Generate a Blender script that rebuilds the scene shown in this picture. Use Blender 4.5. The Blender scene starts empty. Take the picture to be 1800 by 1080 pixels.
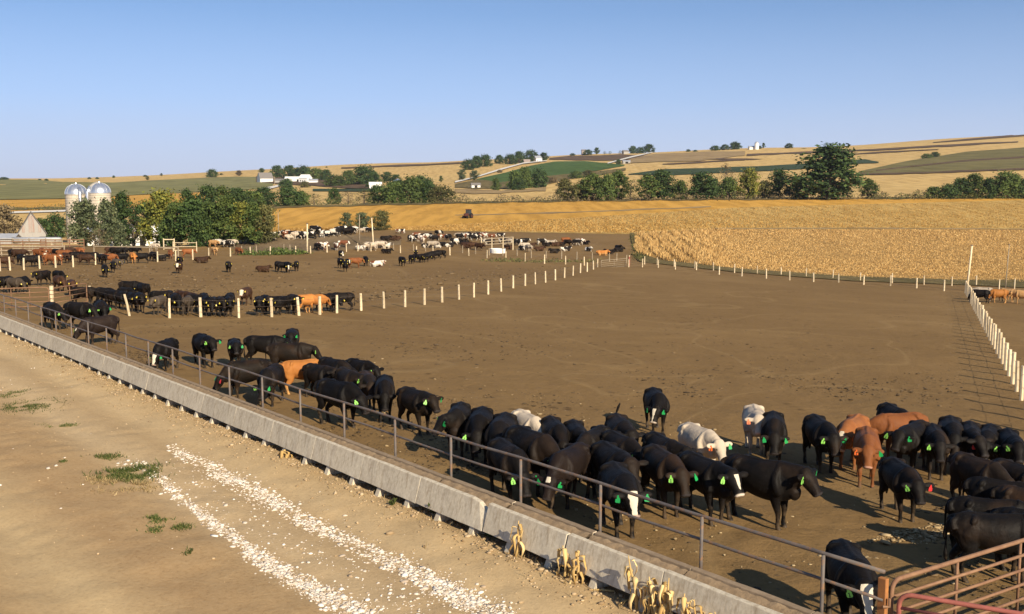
import bpy, bmesh, math, random
import numpy as np
from mathutils import Vector, Matrix, Euler
random.seed(7); RNG = np.random.default_rng(7)
SC = bpy.context.scene
COL = SC.collection
# ---------------------------------------------------------------- camera, sky, sun, exposure
F = 1900.0                       # focal length in pixels of an 1800 px wide picture
PITCH = math.atan(220.0 / F)
CAMZ = 7.0
cd = bpy.data.cameras.new("camera"); cam = bpy.data.objects.new("camera", cd); COL.objects.link(cam)
cd.sensor_width = 36.0; cd.lens = 36.0 * F / 1800.0; cd.clip_start = 0.2; cd.clip_end = 20000
cam.location = (0, 0, CAMZ); cam.rotation_euler = (math.pi / 2 - PITCH, 0, 0)
SC.camera = cam
SUN_EL = math.radians(28.0)
SHX, SHY = -0.49, 0.87           # ground direction in which shadows fall
_l = math.hypot(SHX, SHY); SHX /= _l; SHY /= _l
sun_dir = Vector((SHX * math.cos(SUN_EL), SHY * math.cos(SUN_EL), -math.sin(SUN_EL)))
ld = bpy.data.lights.new("sun", 'SUN'); ld.energy = 5.0; ld.angle = math.radians(0.5); ld.color = (1.0, 0.87, 0.67)
lo = bpy.data.objects.new("sun", ld); COL.objects.link(lo); lo.location = (40, -60, 60)
lo.rotation_euler = sun_dir.to_track_quat('-Z', 'Y').to_euler()
W = bpy.data.worlds.new("World"); SC.world = W; W.use_nodes = True
nt = W.node_tree; nt.nodes.clear()
wo = nt.nodes.new('ShaderNodeOutputWorld'); bg = nt.nodes.new('ShaderNodeBackground')
sky = nt.nodes.new('ShaderNodeTexSky'); sky.sky_type = 'NISHITA'; sky.sun_disc = False
sky.sun_elevation = SUN_EL
sky.sun_rotation = math.atan2(-SHX, -SHY)
sky.altitude = 0; sky.air_density = 1.0; sky.dust_density = 0.3; sky.ozone_density = 3.0
# the air is clear and dry: the blue comes down close to the horizon (same sky for every ray)
tc = nt.nodes.new('ShaderNodeTexCoord'); mp = nt.nodes.new('ShaderNodeMapping')
mp.inputs['Scale'].default_value = (1, 1, 1.6); mp.inputs['Location'].default_value = (0, 0, 0.17)
nt.links.new(tc.outputs['Generated'], mp.inputs['Vector']); nt.links.new(mp.outputs[0], sky.inputs['Vector'])
# pale dust low over the horizon
sz_ = nt.nodes.new('ShaderNodeSeparateXYZ'); nt.links.new(tc.outputs['Generated'], sz_.inputs[0])
dr = nt.nodes.new('ShaderNodeValToRGB'); nt.links.new(sz_.outputs['Z'], dr.inputs['Fac']); el_ = dr.color_ramp.elements
el_[0].position = 0.0; el_[0].color = (1, 1, 1, 1); el_[1].position = 0.15; el_[1].color = (0, 0, 0, 1)
for p_, v_ in ((0.03, .78), (0.075, .32)):
    e_ = el_.new(p_); e_.color = (v_, v_, v_, 1)
mxs = nt.nodes.new('ShaderNodeMix'); mxs.data_type = 'RGBA'; nt.links.new(dr.outputs['Color'], mxs.inputs[0]); nt.links.new(sky.outputs[0], mxs.inputs[6])
mxs.inputs[7].default_value = (3.25, 3.55, 4.45, 1)
nt.links.new(mxs.outputs[2], bg.inputs['Color']); nt.links.new(bg.outputs[0], wo.inputs['Surface'])
bg.inputs['Strength'].default_value = 0.12
SC.view_settings.view_transform = 'Standard'; SC.view_settings.look = 'None'
SC.view_settings.exposure = 0.68; SC.view_settings.gamma = 1.0
SC.render.engine = 'CYCLES'; SC.render.resolution_x = 1024; SC.render.resolution_y = 614
SC.cycles.max_bounces = 6; SC.cycles.transparent_max_bounces = 8

# ---------------------------------------------------------------- terrain
B = np.array([-0.609, 0.793]); NN = np.array([0.793, 0.609])      # along the bunk, away from it
P0 = np.array([4.60, 15.62])
def st_of(x, y):
    return (x - P0[0]) * B[0] + (y - P0[1]) * B[1], (x - P0[0]) * NN[0] + (y - P0[1]) * NN[1]
def xy_of(s, t):
    return P0[0] + B[0] * s + NN[0] * t, P0[1] + B[1] * s + NN[1] * t
GS, GT = 0.0075, 0.043
_cols = np.array([-1500, -600, 0, 300, 600, 900, 1200, 1500, 1800, 2400, 3300], float)
def plane_z(x, y):
    s, t = st_of(x, y)
    z = -GS * s - GT * np.maximum(t, 0) - 0.06 * np.clip(-t, 0, 1)
    return z
def row_plane(D):
    u = (_cols - 900) / F
    z = -GS * st_of(u * D, D)[0] - GT * np.maximum(st_of(u * D, D)[1], 0)
    h = (CAMZ - z) / D
    return 540 + F * np.tan(np.arctan(h) - PITCH)
_rows = [
 (90,  row_plane(90.0)), (130, row_plane(130.0)),
 (180, [400, 408, 433, 436, 437, 436, 441, 452, 466, 490, 500]),
 (260, [395, 400, 430, 428, 411, 408, 410, 422, 438, 455, 470]),
 (340, [380, 385, 404, 400, 384, 380, 380, 386, 394, 405, 410]),
 (430, [365, 366, 372, 366, 362, 356, 352, 351, 349, 350, 350]),
 (600, [348, 350, 354, 351, 348, 342, 337, 333, 325, 318, 310]),
 (850, [338, 338, 341, 338, 330, 320, 311, 302, 293, 280, 275]),
 (1200,[330, 326, 327, 321, 310, 296, 287, 277, 262, 243, 240]),
 (1700,[325, 320, 316, 307.5, 291, 276.5, 265.5, 254.5, 235, 205, 200]),
 (2300,[326, 322, 318, 310, 294, 280, 269, 258, 239, 210, 205]),
 (4000,[326, 324, 321, 315, 302, 290, 281, 272, 256, 232, 225]),
 (9000,[323, 322, 321, 318, 311, 304, 300, 295, 286, 274, 270]),
]
_uN, _dN = 360, 360
_us = np.linspace(-1.27, 1.27, _uN); _ld = np.linspace(math.log(90), math.log(9000), _dN)
_rl = np.array([math.log(r[0]) for r in _rows]); _T = np.array([r[1] for r in _rows], float)
_tmp = np.array([np.interp(_us, (_cols - 900) / F, r) for r in _T])
_tab = np.array([np.interp(_ld, _rl, _tmp[:, j]) for j in range(_uN)]).T
def _blur(a, ax, k):
    ker = np.ones(2 * k + 1) / (2 * k + 1)
    p = [(0, 0), (0, 0)]; p[ax] = (k, k)
    q = np.pad(a, p, mode='edge')
    return np.apply_along_axis(lambda v: np.convolve(v, ker, 'valid'), ax, q)
for _ in range(2):
    _tab = _blur(_tab, 1, 9); _tab = _blur(_tab, 0, 5)
def table_z(x, y):
    D = np.maximum(y, 91.0); u = np.clip(x / D, -1.269, 1.269)
    fu = (u - _us[0]) / (_us[1] - _us[0]); fd = np.clip((np.log(D) - _ld[0]) / (_ld[1] - _ld[0]), 0, _dN - 1.001)
    i = np.clip(fu.astype(int), 0, _uN - 2); j = fd.astype(int); a = fu - i; b = fd - j
    py = (_tab[j, i] * (1 - a) + _tab[j, i + 1] * a) * (1 - b) + (_tab[j + 1, i] * (1 - a) + _tab[j + 1, i + 1] * a) * b
    return CAMZ - D * np.tan(PITCH + np.arctan((py - 540) / F))
def zg(x, y):
    x = np.asarray(x, float); y = np.asarray(y, float)
    w = np.clip((y - 100) / 70, 0, 1); w = w * w * (3 - 2 * w)
    z = plane_z(x, y) * (1 - w) + table_z(x, y) * w
    # manure mound in the lot, low swells in the far land
    z = z + 3.6 * np.exp(-(((x + 34) / 15) ** 2 + ((y - 180) / 13) ** 2))
    far = np.clip((y - 500) / 600, 0, 1)
    z = z + far * (1.2 * np.sin(x / 97 + y / 160) + 0.9 * np.sin(x / 51 - y / 133 + 1.3))
    return z
_DS = np.exp(np.linspace(math.log(6.0), math.log(5000), 900))
def cast(px, py, step=400):
    """pixel of the survey -> point of the real ground"""
    px = np.atleast_1d(np.asarray(px, float)); py = np.atleast_1d(np.asarray(py, float))
    out = np.zeros((len(px), 3))
    for a in range(0, len(px), step):
        q = px[a:a + step, None]; k = (py[a:a + step, None] - 540) / F
        tn = np.tan(PITCH + np.arctan(k))
        D = _DS[None, :]
        h = D * tn; zc = D * math.cos(PITCH) + h * math.sin(PITCH)
        X = (q - 900) / F * zc
        g = (CAMZ - h) - zg(X, np.broadcast_to(D, X.shape))
        neg = g < 0
        idx = np.where(neg.any(1), neg.argmax(1), len(_DS) - 1); idx = np.maximum(idx, 1)
        r = np.arange(len(idx)); g0 = g[r, idx - 1]; g1 = g[r, idx]
        f_ = np.clip(g0 / np.where(np.abs(g0 - g1) < 1e-9, 1e-9, g0 - g1), 0, 1)
        Dd = _DS[idx - 1] + (_DS[idx] - _DS[idx - 1]) * f_
        hh = Dd * tn[:, 0]; zz = Dd * math.cos(PITCH) + hh * math.sin(PITCH)
        XX = (q[:, 0] - 900) / F * zz
        out[a:a + step, 0] = XX; out[a:a + step, 1] = Dd; out[a:a + step, 2] = zg(XX, Dd)
    return out
def at(px, py):
    p = cast(px, py)[0]; return Vector(p)
def proj(x, y, z):
    h = CAMZ - z; zc = y * math.cos(PITCH) + h * math.sin(PITCH); yc = h * math.cos(PITCH) - y * math.sin(PITCH)
    return 900 + F * x / zc, 540 + F * yc / zc

# ---------------------------------------------------------------- scene helpers
def link(o, parent=None):
    COL.objects.link(o)
    if parent is not None: o.parent = parent
    return o
def tag(o, label=None, cat=None, group=None, kind=None):
    if label: o['label'] = label
    if cat: o['category'] = cat
    if group: o['group'] = group
    if kind: o['kind'] = kind
    return o
def empty(name, loc, rz=0.0):
    o = bpy.data.objects.new(name, None); o.empty_display_size = 0.2
    o.location = loc; o.rotation_euler = (0, 0, rz); return link(o)
def mesh_obj(name, verts, faces, mat, parent=None, smooth=False):
    me = bpy.data.meshes.new(name)
    me.from_pydata([tuple(v) for v in verts], [], [tuple(int(i) for i in f) for f in faces])
    if smooth: me.polygons.foreach_set('use_smooth', [True] * len(me.polygons))
    for m in (mat if isinstance(mat, (list, tuple)) else [mat]): me.materials.append(m)
    me.update()
    return link(bpy.data.objects.new(name, me), parent)
def quads_obj(name, V, nquads, mat, parent=None, col=None):
    """V: (nquads*4,3) loose quads, fast"""
    me = bpy.data.meshes.new(name)
    me.vertices.add(nquads * 4); me.vertices.foreach_set('co', np.ascontiguousarray(V, np.float32).ravel())
    me.loops.add(nquads * 4); me.loops.foreach_set('vertex_index', np.arange(nquads * 4, dtype=np.int32))
    me.polygons.add(nquads); me.polygons.foreach_set('loop_start', np.arange(0, nquads * 4, 4, dtype=np.int32))
    me.polygons.foreach_set('loop_total', np.full(nquads, 4, np.int32))
    if col is not None:
        at_ = me.attributes.new('tint', 'FLOAT', 'POINT'); at_.data.foreach_set('value', np.repeat(col, 4).astype(np.float32))
    me.materials.append(mat); me.update(calc_edges=True)
    return link(bpy.data.objects.new(name, me), parent)
class MB:
    """collects boxes, bars and tubes into one mesh"""
    def __init__(s): s.v = []; s.f = []; s.m = []
    def add(s, vs, fs, mi=0):
        o = len(s.v); s.v += [tuple(v) for v in vs]
        for f in fs: s.f.append([i + o for i in f]); s.m.append(mi)
        return s
    def box(s, c, d, rz=0, mi=0):
        cx, cy, cz = c; a, b, e = d[0] / 2, d[1] / 2, d[2] / 2; cs, sn = math.cos(rz), math.sin(rz)
        vs = []
        for z in (-e, e):
            for x, y in ((-a, -b), (a, -b), (a, b), (-a, b)):
                vs.append((cx + x * cs - y * sn, cy + x * sn + y * cs, cz + z))
        return s.add(vs, [(3, 2, 1, 0), (4, 5, 6, 7), (0, 1, 5, 4), (1, 2, 6, 5), (2, 3, 7, 6), (3, 0, 4, 7)], mi)
    def tube(s, pts, r, n=8, mi=0):
        pts = [Vector(p) for p in pts]; rs = r if isinstance(r, (list, tuple)) else [r] * len(pts)
        vs = []; fs = []; pu = None
        for i, p in enumerate(pts):
            tg = (pts[min(i + 1, len(pts) - 1)] - pts[max(i - 1, 0)]).normalized()
            if pu is None:
                ref = Vector((0, 0, 1)) if abs(tg.z) < 0.9 else Vector((1, 0, 0))
                u = tg.cross(ref).normalized()
            else:
                u = (pu - tg * pu.dot(tg)).normalized()
            pu = u; w = tg.cross(u)
            for k in range(n):
                a = 2 * math.pi * k / n; vs.append(p + (u * math.cos(a) + w * math.sin(a)) * rs[i])
        for i in range(len(pts) - 1):
            for k in range(n):
                fs.append((i * n + k, i * n + (k + 1) % n, (i + 1) * n + (k + 1) % n, (i + 1) * n + k))
        fs.append(tuple(range(n - 1, -1, -1))); fs.append(tuple((len(pts) - 1) * n + k for k in range(n)))
        return s.add(vs, fs, mi)
    def prism(s, poly, axis_a, axis_b, axis_c, org, L, mi=0):
        """2-D polygon in (a,b) extruded L along c, starting at org"""
        A, Bv, Cv, O = Vector(axis_a), Vector(axis_b), Vector(axis_c), Vector(org); n = len(poly)
        vs = [O + A * p[0] + Bv * p[1] for p in poly] + [O + A * p[0] + Bv * p[1] + Cv * L for p in poly]
        fs = [tuple(range(n)), tuple(range(2 * n - 1, n - 1, -1))] + [(i, i + n, (i + 1) % n + n, (i + 1) % n) for i in range(n)]
        return s.add(vs, fs, mi)
    def lathe(s, prof, n=24, c=(0, 0, 0), mi=0):
        vs = []; fs = []
        for r, z in prof:
            for k in range(n):
                a = 2 * math.pi * k / n; vs.append((c[0] + r * math.cos(a), c[1] + r * math.sin(a), c[2] + z))
        for i in range(len(prof) - 1):
            for k in range(n):
                fs.append((i * n + k, i * n + (k + 1) % n, (i + 1) * n + (k + 1) % n, (i + 1) * n + k))
        return s.add(vs, fs, mi)
    def build(s, name, mat, parent=None, smooth=False, bevel=0.0):
        me = bpy.data.meshes.new(name); me.from_pydata(s.v, [], s.f)
        for m in (mat if isinstance(mat, (list, tuple)) else [mat]): me.materials.append(m)
        me.polygons.foreach_set('material_index', s.m)
        me.polygons.foreach_set('use_smooth', [smooth] * len(me.polygons))
        bm = bmesh.new(); bm.from_mesh(me); bmesh.ops.recalc_face_normals(bm, faces=bm.faces); bm.to_mesh(me); bm.free()
        me.update(); o = link(bpy.data.objects.new(name, me), parent)
        if bevel:
            b = o.modifiers.new('bevel', 'BEVEL'); b.width = bevel; b.segments = 2; b.limit_method = 'ANGLE'
        return o
ORD = "first second third fourth fifth sixth seventh eighth ninth tenth eleventh twelfth thirteenth fourteenth fifteenth sixteenth seventeenth eighteenth nineteenth twentieth".split()
def ordw(i):
    if i < 20: return ORD[i]
    T = {20: 'twenty', 30: 'thirty', 40: 'forty', 50: 'fifty', 60: 'sixty'}
    k = i + 1
    if k % 10 == 0: return {30: 'thirtieth', 40: 'fortieth', 50: 'fiftieth', 60: 'sixtieth'}[k]
    return T[k // 10 * 10] + ' ' + ORD[k % 10 - 1]

# ---------------------------------------------------------------- materials
class NT:
    def __init__(s, name):
        s.m = bpy.data.materials.new(name); s.m.use_nodes = True; s.t = s.m.node_tree; s.t.nodes.clear()
        s.out = s.n('ShaderNodeOutputMaterial'); s.p = s.n('ShaderNodeBsdfPrincipled')
        s.l(s.p.outputs[0], s.out.inputs['Surface']); s.tc = s.n('ShaderNodeTexCoord')
        s.p.inputs['Specular IOR Level'].default_value = 0.25
    def n(s, t, **kw):
        nd = s.t.nodes.new(t)
        for k, v in kw.items(): setattr(nd, k, v)
        return nd
    def l(s, a, b): s.t.links.new(a, b)
    def co(s, scale=(1, 1, 1), rot=(0, 0, 0), src='Object', add=None):
        mp = s.n('ShaderNodeMapping'); mp.inputs['Scale'].default_value = scale; mp.inputs['Rotation'].default_value = rot
        s.l(add if add is not None else s.tc.outputs[src], mp.inputs['Vector']); return mp.outputs[0]
    def noise(s, vec, scale, detail=4, rough=0.55, dist=0.0):
        nd = s.n('ShaderNodeTexNoise'); nd.inputs['Scale'].default_value = scale; nd.inputs['Detail'].default_value = detail
        nd.inputs['Roughness'].default_value = rough; nd.inputs['Distortion'].default_value = dist
        s.l(vec, nd.inputs['Vector']); return nd.outputs['Fac']
    def ramp(s, fac, stops):
        nd = s.n('ShaderNodeValToRGB'); e = nd.color_ramp.elements
        while len(e) < len(stops): e.new(0.5)
        for i, (p, c) in enumerate(stops):
            e[i].position = p; e[i].color = (c, c, c, 1) if not isinstance(c, (tuple, list)) else (c[0], c[1], c[2], 1)
        s.l(fac, nd.inputs['Fac']); return nd.outputs['Color']
    def mix(s, fac, a, b, mode='MIX'):
        nd = s.n('ShaderNodeMix', data_type='RGBA', blend_type=mode)
        if isinstance(fac, float): nd.inputs[0].default_value = fac
        else: s.l(fac, nd.inputs[0])
        for v, i in ((a, 6), (b, 7)):
            if isinstance(v, (tuple, list)): nd.inputs[i].default_value = (v[0], v[1], v[2], 1)
            else: s.l(v, nd.inputs[i])
        return nd.outputs[2]
    def math(s, op, a, b=None, clamp=False):
        nd = s.n('ShaderNodeMath', operation=op, use_clamp=clamp)
        for v, i in ((a, 0), (b, 1)):
            if v is None: continue
            if isinstance(v, (int, float)): nd.inputs[i].default_value = v
            else: s.l(v, nd.inputs[i])
        return nd.outputs[0]
    def bump(s, h, strength=0.5, dist=0.02):
        nd = s.n('ShaderNodeBump'); nd.inputs['Strength'].default_value = strength; nd.inputs['Distance'].default_value = dist
        s.l(h, nd.inputs['Height']); s.l(nd.outputs[0], s.p.inputs['Normal']); return nd
    def base(s, c):
        if isinstance(c, (tuple, list)): s.p.inputs['Base Color'].default_value = (c[0], c[1], c[2], 1)
        else: s.l(c, s.p.inputs['Base Color'])
    def rough(s, r): s.p.inputs['Roughness'].default_value = r
def simple(name, c1, c2=None, scale=3.0, rough=0.8, bump=0.0, bdist=0.01, stretch=(1, 1, 1), metal=0.0, spec=0.25):
    k = NT(name); k.rough(rough); k.p.inputs['Metallic'].default_value = metal; k.p.inputs['Specular IOR Level'].default_value = spec
    if c2 is None: c2 = tuple(x * 0.8 for x in c1)
    v = k.co(stretch); n = k.noise(v, scale, 6, 0.65)
    k.base(k.ramp(n, [(0.3, c2), (0.7, c1)]))
    if bump: k.bump(n, bump, bdist)
    return k.m
def tinted(name, dark, mid, light, rough=0.8, transl=0.25):
    """foliage / straw: colour by the piece's own 'tint' attribute"""
    k = NT(name); k.rough(rough)
    a = k.n('ShaderNodeAttribute'); a.attribute_name = 'tint'
    c = k.ramp(a.outputs['Fac'], [(0.0, dark), (0.5, mid), (1.0, light)])
    oi = k.n('ShaderNodeObjectInfo')
    hv = k.n('ShaderNodeHueSaturation'); k.l(c, hv.inputs['Color'])
    m_ = k.math('ADD', k.math('MULTIPLY', oi.outputs['Random'], 0.4), 0.8); k.l(m_, hv.inputs['Value'])
    k.base(hv.outputs[0])
    if transl:
        tb = k.n('ShaderNodeBsdfTranslucent'); k.l(hv.outputs[0], tb.inputs['Color'])
        mx = k.n('ShaderNodeMixShader'); mx.inputs[0].default_value = transl
        k.l(k.p.outputs[0], mx.inputs[1]); k.l(tb.outputs[0], mx.inputs[2]); k.l(mx.outputs[0], k.out.inputs['Surface'])
    return k.m
# ================================================================ THE SETTING
def grid_obj(name, P, mat, smooth=True):
    """P: (rows, cols, 3) points"""
    r, c = P.shape[:2]
    idx = np.arange(r * c, dtype=np.int32).reshape(r, c)
    q = np.stack([idx[:-1, :-1], idx[:-1, 1:], idx[1:, 1:], idx[1:, :-1]], -1).reshape(-1, 4)
    me = bpy.data.meshes.new(name)
    me.vertices.add(r * c); me.vertices.foreach_set('co', P.reshape(-1).astype(np.float32))
    me.loops.add(len(q) * 4); me.loops.foreach_set('vertex_index', q.ravel())
    me.polygons.add(len(q)); me.polygons.foreach_set('loop_start', np.arange(0, len(q) * 4, 4, dtype=np.int32))
    me.polygons.foreach_set('loop_total', np.full(len(q), 4, np.int32))
    me.polygons.foreach_set('use_smooth', np.ones(len(q), bool))
    me.materials.append(mat); me.update(calc_edges=True)
    # face up
    if me.polygons[len(q) // 2].normal.z < 0: me.flip_normals()
    return link(bpy.data.objects.new(name, me))
def drape(name, top, bot, mat, lay=1.0, dx=6, rows=10, wig=0.0, kind='structure', label=None):
    x0 = max(top[0][0], bot[0][0]); x1 = min(top[-1][0], bot[-1][0])
    xs = np.linspace(x0, x1, max(3, int((x1 - x0) / dx) + 1))
    yt = np.interp(xs, *np.array(top, float).T); yb = np.interp(xs, *np.array(bot, float).T)
    if wig: 
        yt = yt + wig * np.sin(xs / 9.0 + yt) * 0.5 + wig * np.sin(xs / 23.0) * 0.6; yb = yb + wig * np.sin(xs / 7.0 + 2) * 0.5 + wig * np.sin(xs / 19.0 + 1) * .6
    f = np.linspace(0, 1, rows + 1)[:, None]
    py = yt[None] * (1 - f) + yb[None] * f; px = np.broadcast_to(xs[None], py.shape)
    P = cast(px.ravel(), py.ravel())
    P[:, 2] += (0.03 + P[:, 1] * 0.0005) * lay
    o = grid_obj(name, P.reshape(rows + 1, len(xs), 3), mat); tag(o, kind=kind, label=label); return o

def field_mat(name, c1, c2, row_dir=0.0, row_sc=0.35, big=0.02, fine=0.5, speck=0.35, stretch=(1, 1, 1)):
    k = NT(name); k.rough(0.95); k.p.inputs['Specular IOR Level'].default_value = 0.05
    v = k.co(stretch); n1 = k.noise(v, big, 5, 0.6); n2 = k.noise(v, fine, 6, 0.75)
    rows = k.noise(k.co((row_sc, row_sc * 0.04, 1), (0, 0, row_dir)), 1.0, 4, 0.6)
    c = k.mix(k.ramp(n1, [(0.3, 0.0), (0.7, 1.0)]), c1, c2)
    c = k.mix(speck, c, k.ramp(n2, [(0.30, tuple(x * 0.35 for x in c1)), (0.55, c2), (0.75, tuple(min(1, x * 1.6) for x in c1))]))
    c = k.mix(0.45, c, k.ramp(rows, [(0.35, tuple(x * 0.45 for x in c2)), (0.6, c1)]))
    k.base(c); k.bump(n2, 0.8, 0.5); return k.m
M = {}
M['gold'] = field_mat('hill_stubble', (.60, .42, .17), (.54, .345, .125), 0.4, .25, .008, .12, .3)
M['soy'] = field_mat('ripe_beans', (.60, .335, .075), (.54, .285, .055), 1.35, .22, .012, .35, .28)
M['stub'] = field_mat('pale_stubble', (.52, .36, .13), (.44, .26, .07), 1.35, .35, .02, .5, .45)
M['corn'] = field_mat('ripe_corn', (.45, .275, .095), (.39, .22, .065), 0.3, .5, .02, .8, .45)
M['alf'] = field_mat('alfalfa', (.085, .135, .035), (.06, .10, .028), 0.4, .1, .008, .1, .2)
M['dkgreen'] = field_mat('dark_hay', (.055, .075, .035), (.04, .06, .03), 0.4, .1, .01, .1, .2)
M['olive'] = field_mat('olive_pasture', (.235, .215, .085), (.185, .175, .068), 0.1, .05, .006, .06, .35, (1, .3, 1))
M['olive2'] = field_mat('olive_strip', (.20, .165, .062), (.13, .115, .045), 1.2, .06, .012, .08, .3)
M['plow'] = field_mat('plowed_strip', (.145, .095, .055), (.115, .075, .045), 0.3, .1, .01, .1, .3)
M['tan'] = field_mat('tan_slope', (.35, .25, .12), (.30, .20, .095), 0.3, .06, .01, .1, .3)
M['weedy'] = field_mat('weedy_verge', (.21, .155, .065), (.135, .11, .045), 0.3, .3, .05, .6, .6)
M['mound'] = field_mat('mound_earth', (.20, .145, .085), (.155, .11, .062), 0.3, .3, .05, .5, .5)
M['chalk'] = simple('chalk_road', (.72, .68, .60), (.58, .54, .46), .3, .9)

# base ground: one sheet to the horizon
us = np.linspace(-1.1, 1.1, 280); Ds = np.exp(np.linspace(math.log(2.5), math.log(5200), 420))
Y = np.broadcast_to(Ds[:, None], (420, 280)); X = us[None] * Y
Zb = zg(X, Y); s_, t_ = st_of(X, Y)
Zb = Zb - np.where(Y < 140, 0.10, 0.0) - np.where((t_ < .3) & (t_ > -59) & (s_ > -15.5) & (s_ < 148), .4, 0.0)
ground = tag(grid_obj('ground', np.stack([X, Y, Zb], -1), M['gold']), kind='structure')

# pen ground
k = NT('pen_dirt'); k.rough(0.95); k.p.inputs['Specular IOR Level'].default_value = 0.05
v = k.co(); big = k.noise(v, .045, 5, .6, .6); mid = k.noise(v, .5, 6, .65); fin = k.noise(v, 4.5, 8, .75)
c = k.ramp(big, [(.30, (.140, .092, .042)), (.50, (.185, .124, .058)), (.72, (.265, .186, .094))])
c = k.mix(0.35, c, k.ramp(mid, [(.3, (.115, .074, .04)), (.65, (.215, .148, .08))]))
c = k.mix(0.42, c, k.ramp(fin, [(.30, (.060, .040, .020)), (.46, (.150, .102, .055)), (.62, (.175, .12, .066)), (.80, (.30, .215, .125))]))
vor = k.n('ShaderNodeTexVoronoi'); vor.inputs['Scale'].default_value = 1.1; vor.inputs['Randomness'].default_value = 1.0
k.l(k.co((1, 1.0, 1), (0, 0, .4), add=k.mix(0.12, k.tc.outputs['Object'], k.co((1, 1, 1)), 'ADD')), vor.inputs['Vector'])
spot = k.math('MULTIPLY', k.ramp(vor.outputs['Distance'], [(.10, 1.0), (.26, 0.0)]), k.ramp(k.noise(v, .22, 3), [(.48, 0.0), (.62, .75)]))
c = k.mix(spot, c, (.055, .036, .021))
# cattle paths
pth = k.noise(k.co((1, 1, 1), (0, 0, .5)), .055, 2, .4, 1.2)
c = k.mix(k.ramp(pth, [(.485, 0.0), (.5, .32), (.52, 0.0)]), c, (.26, .19, .105))
c = k.mix(1.0, c, (1.16, 1.06, .86), 'MULTIPLY'); k.base(c)
hb = k.math('ADD', k.math('MULTIPLY', fin, .6), k.math('MULTIPLY', mid, .9))
k.bump(hb, .75, .12); M['pen'] = k.m
sl = np.linspace(-9, 140, 200); bx, by = xy_of(sl, np.full_like(sl, -.30)); bp = np.array([proj(x, y, z) for x, y, z in zip(bx, by, plane_z(bx, by)) if y > 6])
o_ = np.argsort(bp[:, 0]); bp = bp[o_]
pen_top = [(-420, 424), (0, 436), (300, 433), (400, 431), (480, 416), (560, 405), (700, 404), (800, 408), (1100, 411), (1112, 412), (1119, 461), (1240, 470), (1500, 492), (1650, 500), (1800, 508), (2400, 560)]
xs = np.concatenate([np.arange(-420, 2200, 5.0)])
yt = np.interp(xs, *np.array(pen_top, float).T); yb = np.interp(xs, bp[:, 0], bp[:, 1]); ylim = yt.copy(); yt = np.full_like(yt, 400.0); yb = np.maximum(yb, ylim + 4)
f_ = (np.linspace(0, 1, 300) ** 1.25)[:, None]
py = yt[None] * (1 - f_) + yb[None] * f_; px = np.broadcast_to(xs[None], py.shape)
P = cast(px.ravel(), py.ravel())
def vnoise(x, y, sc, seed):
    r = np.random.default_rng(seed); T = r.random((64, 64))
    x = x / sc; y = y / sc; i = np.floor(x).astype(int); j = np.floor(y).astype(int); a = x - i; b = y - j
    a = a * a * (3 - 2 * a); b = b * b * (3 - 2 * b)
    g = lambda p, q: T[p % 64, q % 64]
    return (g(i, j) * (1 - a) + g(i + 1, j) * a) * (1 - b) + (g(i, j + 1) * (1 - a) + g(i + 1, j + 1) * a) * b - .5
P[:, 2] += 0.02 + P[:, 1] * 0.0004
fade = np.clip(1 - P[:, 1] / 110, 0, 1)
P[:, 2] += fade * (.10 * vnoise(P[:, 0], P[:, 1], 3.1, 1) + .07 * vnoise(P[:, 0], P[:, 1], 1.1, 2) + .05 * vnoise(P[:, 0], P[:, 1], .45, 3))
def trim(o, keep):
    bm = bmesh.new(); bm.from_mesh(o.data); bm.faces.ensure_lookup_table()
    bmesh.ops.delete(bm, geom=[f for f in bm.faces if not keep[f.index]], context='FACES'); bm.to_mesh(o.data); bm.free()
g_ = grid_obj('pen_ground', P.reshape(py.shape + (3,)), M['pen'])
cy = .25 * (py[:-1, :-1] + py[1:, :-1] + py[:-1, 1:] + py[1:, 1:]); lim = .5 * (ylim[:-1] + ylim[1:])
trim(g_, (cy > lim[None]).ravel()); tag(g_, kind='structure')

# dirt road on the near side of the bunk (mesh in the bunk's own frame: local x along, y away from the bunk)
k = NT('road_dirt'); k.rough(0.95); k.p.inputs['Specular IOR Level'].default_value = 0.05
v = k.co(); sep = k.n('ShaderNodeSeparateXYZ'); k.l(k.tc.outputs['Object'], sep.inputs[0])
big = k.noise(k.co((.35, 1, 1)), .30, 5, .6, .4); mid = k.noise(k.co((.6, 1, 1)), 1.6, 6, .65); fin = k.noise(v, 11, 8, .75)
tw = k.math('ADD', sep.outputs['Y'], k.math('MULTIPLY', k.math('SUBTRACT', big, .5), 1.0))
band = k.n('ShaderNodeMapRange'); band.inputs['From Min'].default_value = -12; band.inputs['From Max'].default_value = 0; k.l(tw, band.inputs['Value'])
c = k.ramp(band.outputs[0], [(.0, (.30, .20, .10)), (.20, (.285, .18, .085)), (.33, (.47, .355, .20)), (.44, (.27, .165, .078)), (.55, (.29, .185, .09)), (.65, (.46, .35, .215)), (.74, (.35, .25, .14)), (.82, (.49, .37, .215)), (.90, (.40, .29, .155)), (.955, (.30, .205, .105)), (1.0, (.20, .135, .07))])
c = k.mix(.25, c, k.ramp(mid, [(.3, (.25, .16, .08)), (.7, (.50, .37, .215))]))
c = k.mix(.38, c, k.ramp(fin, [(.28, (.11, .07, .04)), (.47, (.36, .25, .135)), (.62, (.42, .305, .175)), (.8, (.62, .49, .32))]))
c = k.mix(1.0, c, (1.10, 1.08, 1.02), 'MULTIPLY'); k.base(c); k.bump(k.math('ADD', k.math('MULTIPLY', fin, .5), mid), .6, .05); M['road'] = k.m
sg = np.concatenate([np.arange(-16, 34, .16), np.arange(34, 150, .7)]); tg = np.concatenate([np.arange(-60, -14, 1.0), np.arange(-14, 0.35, .14)])
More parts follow.
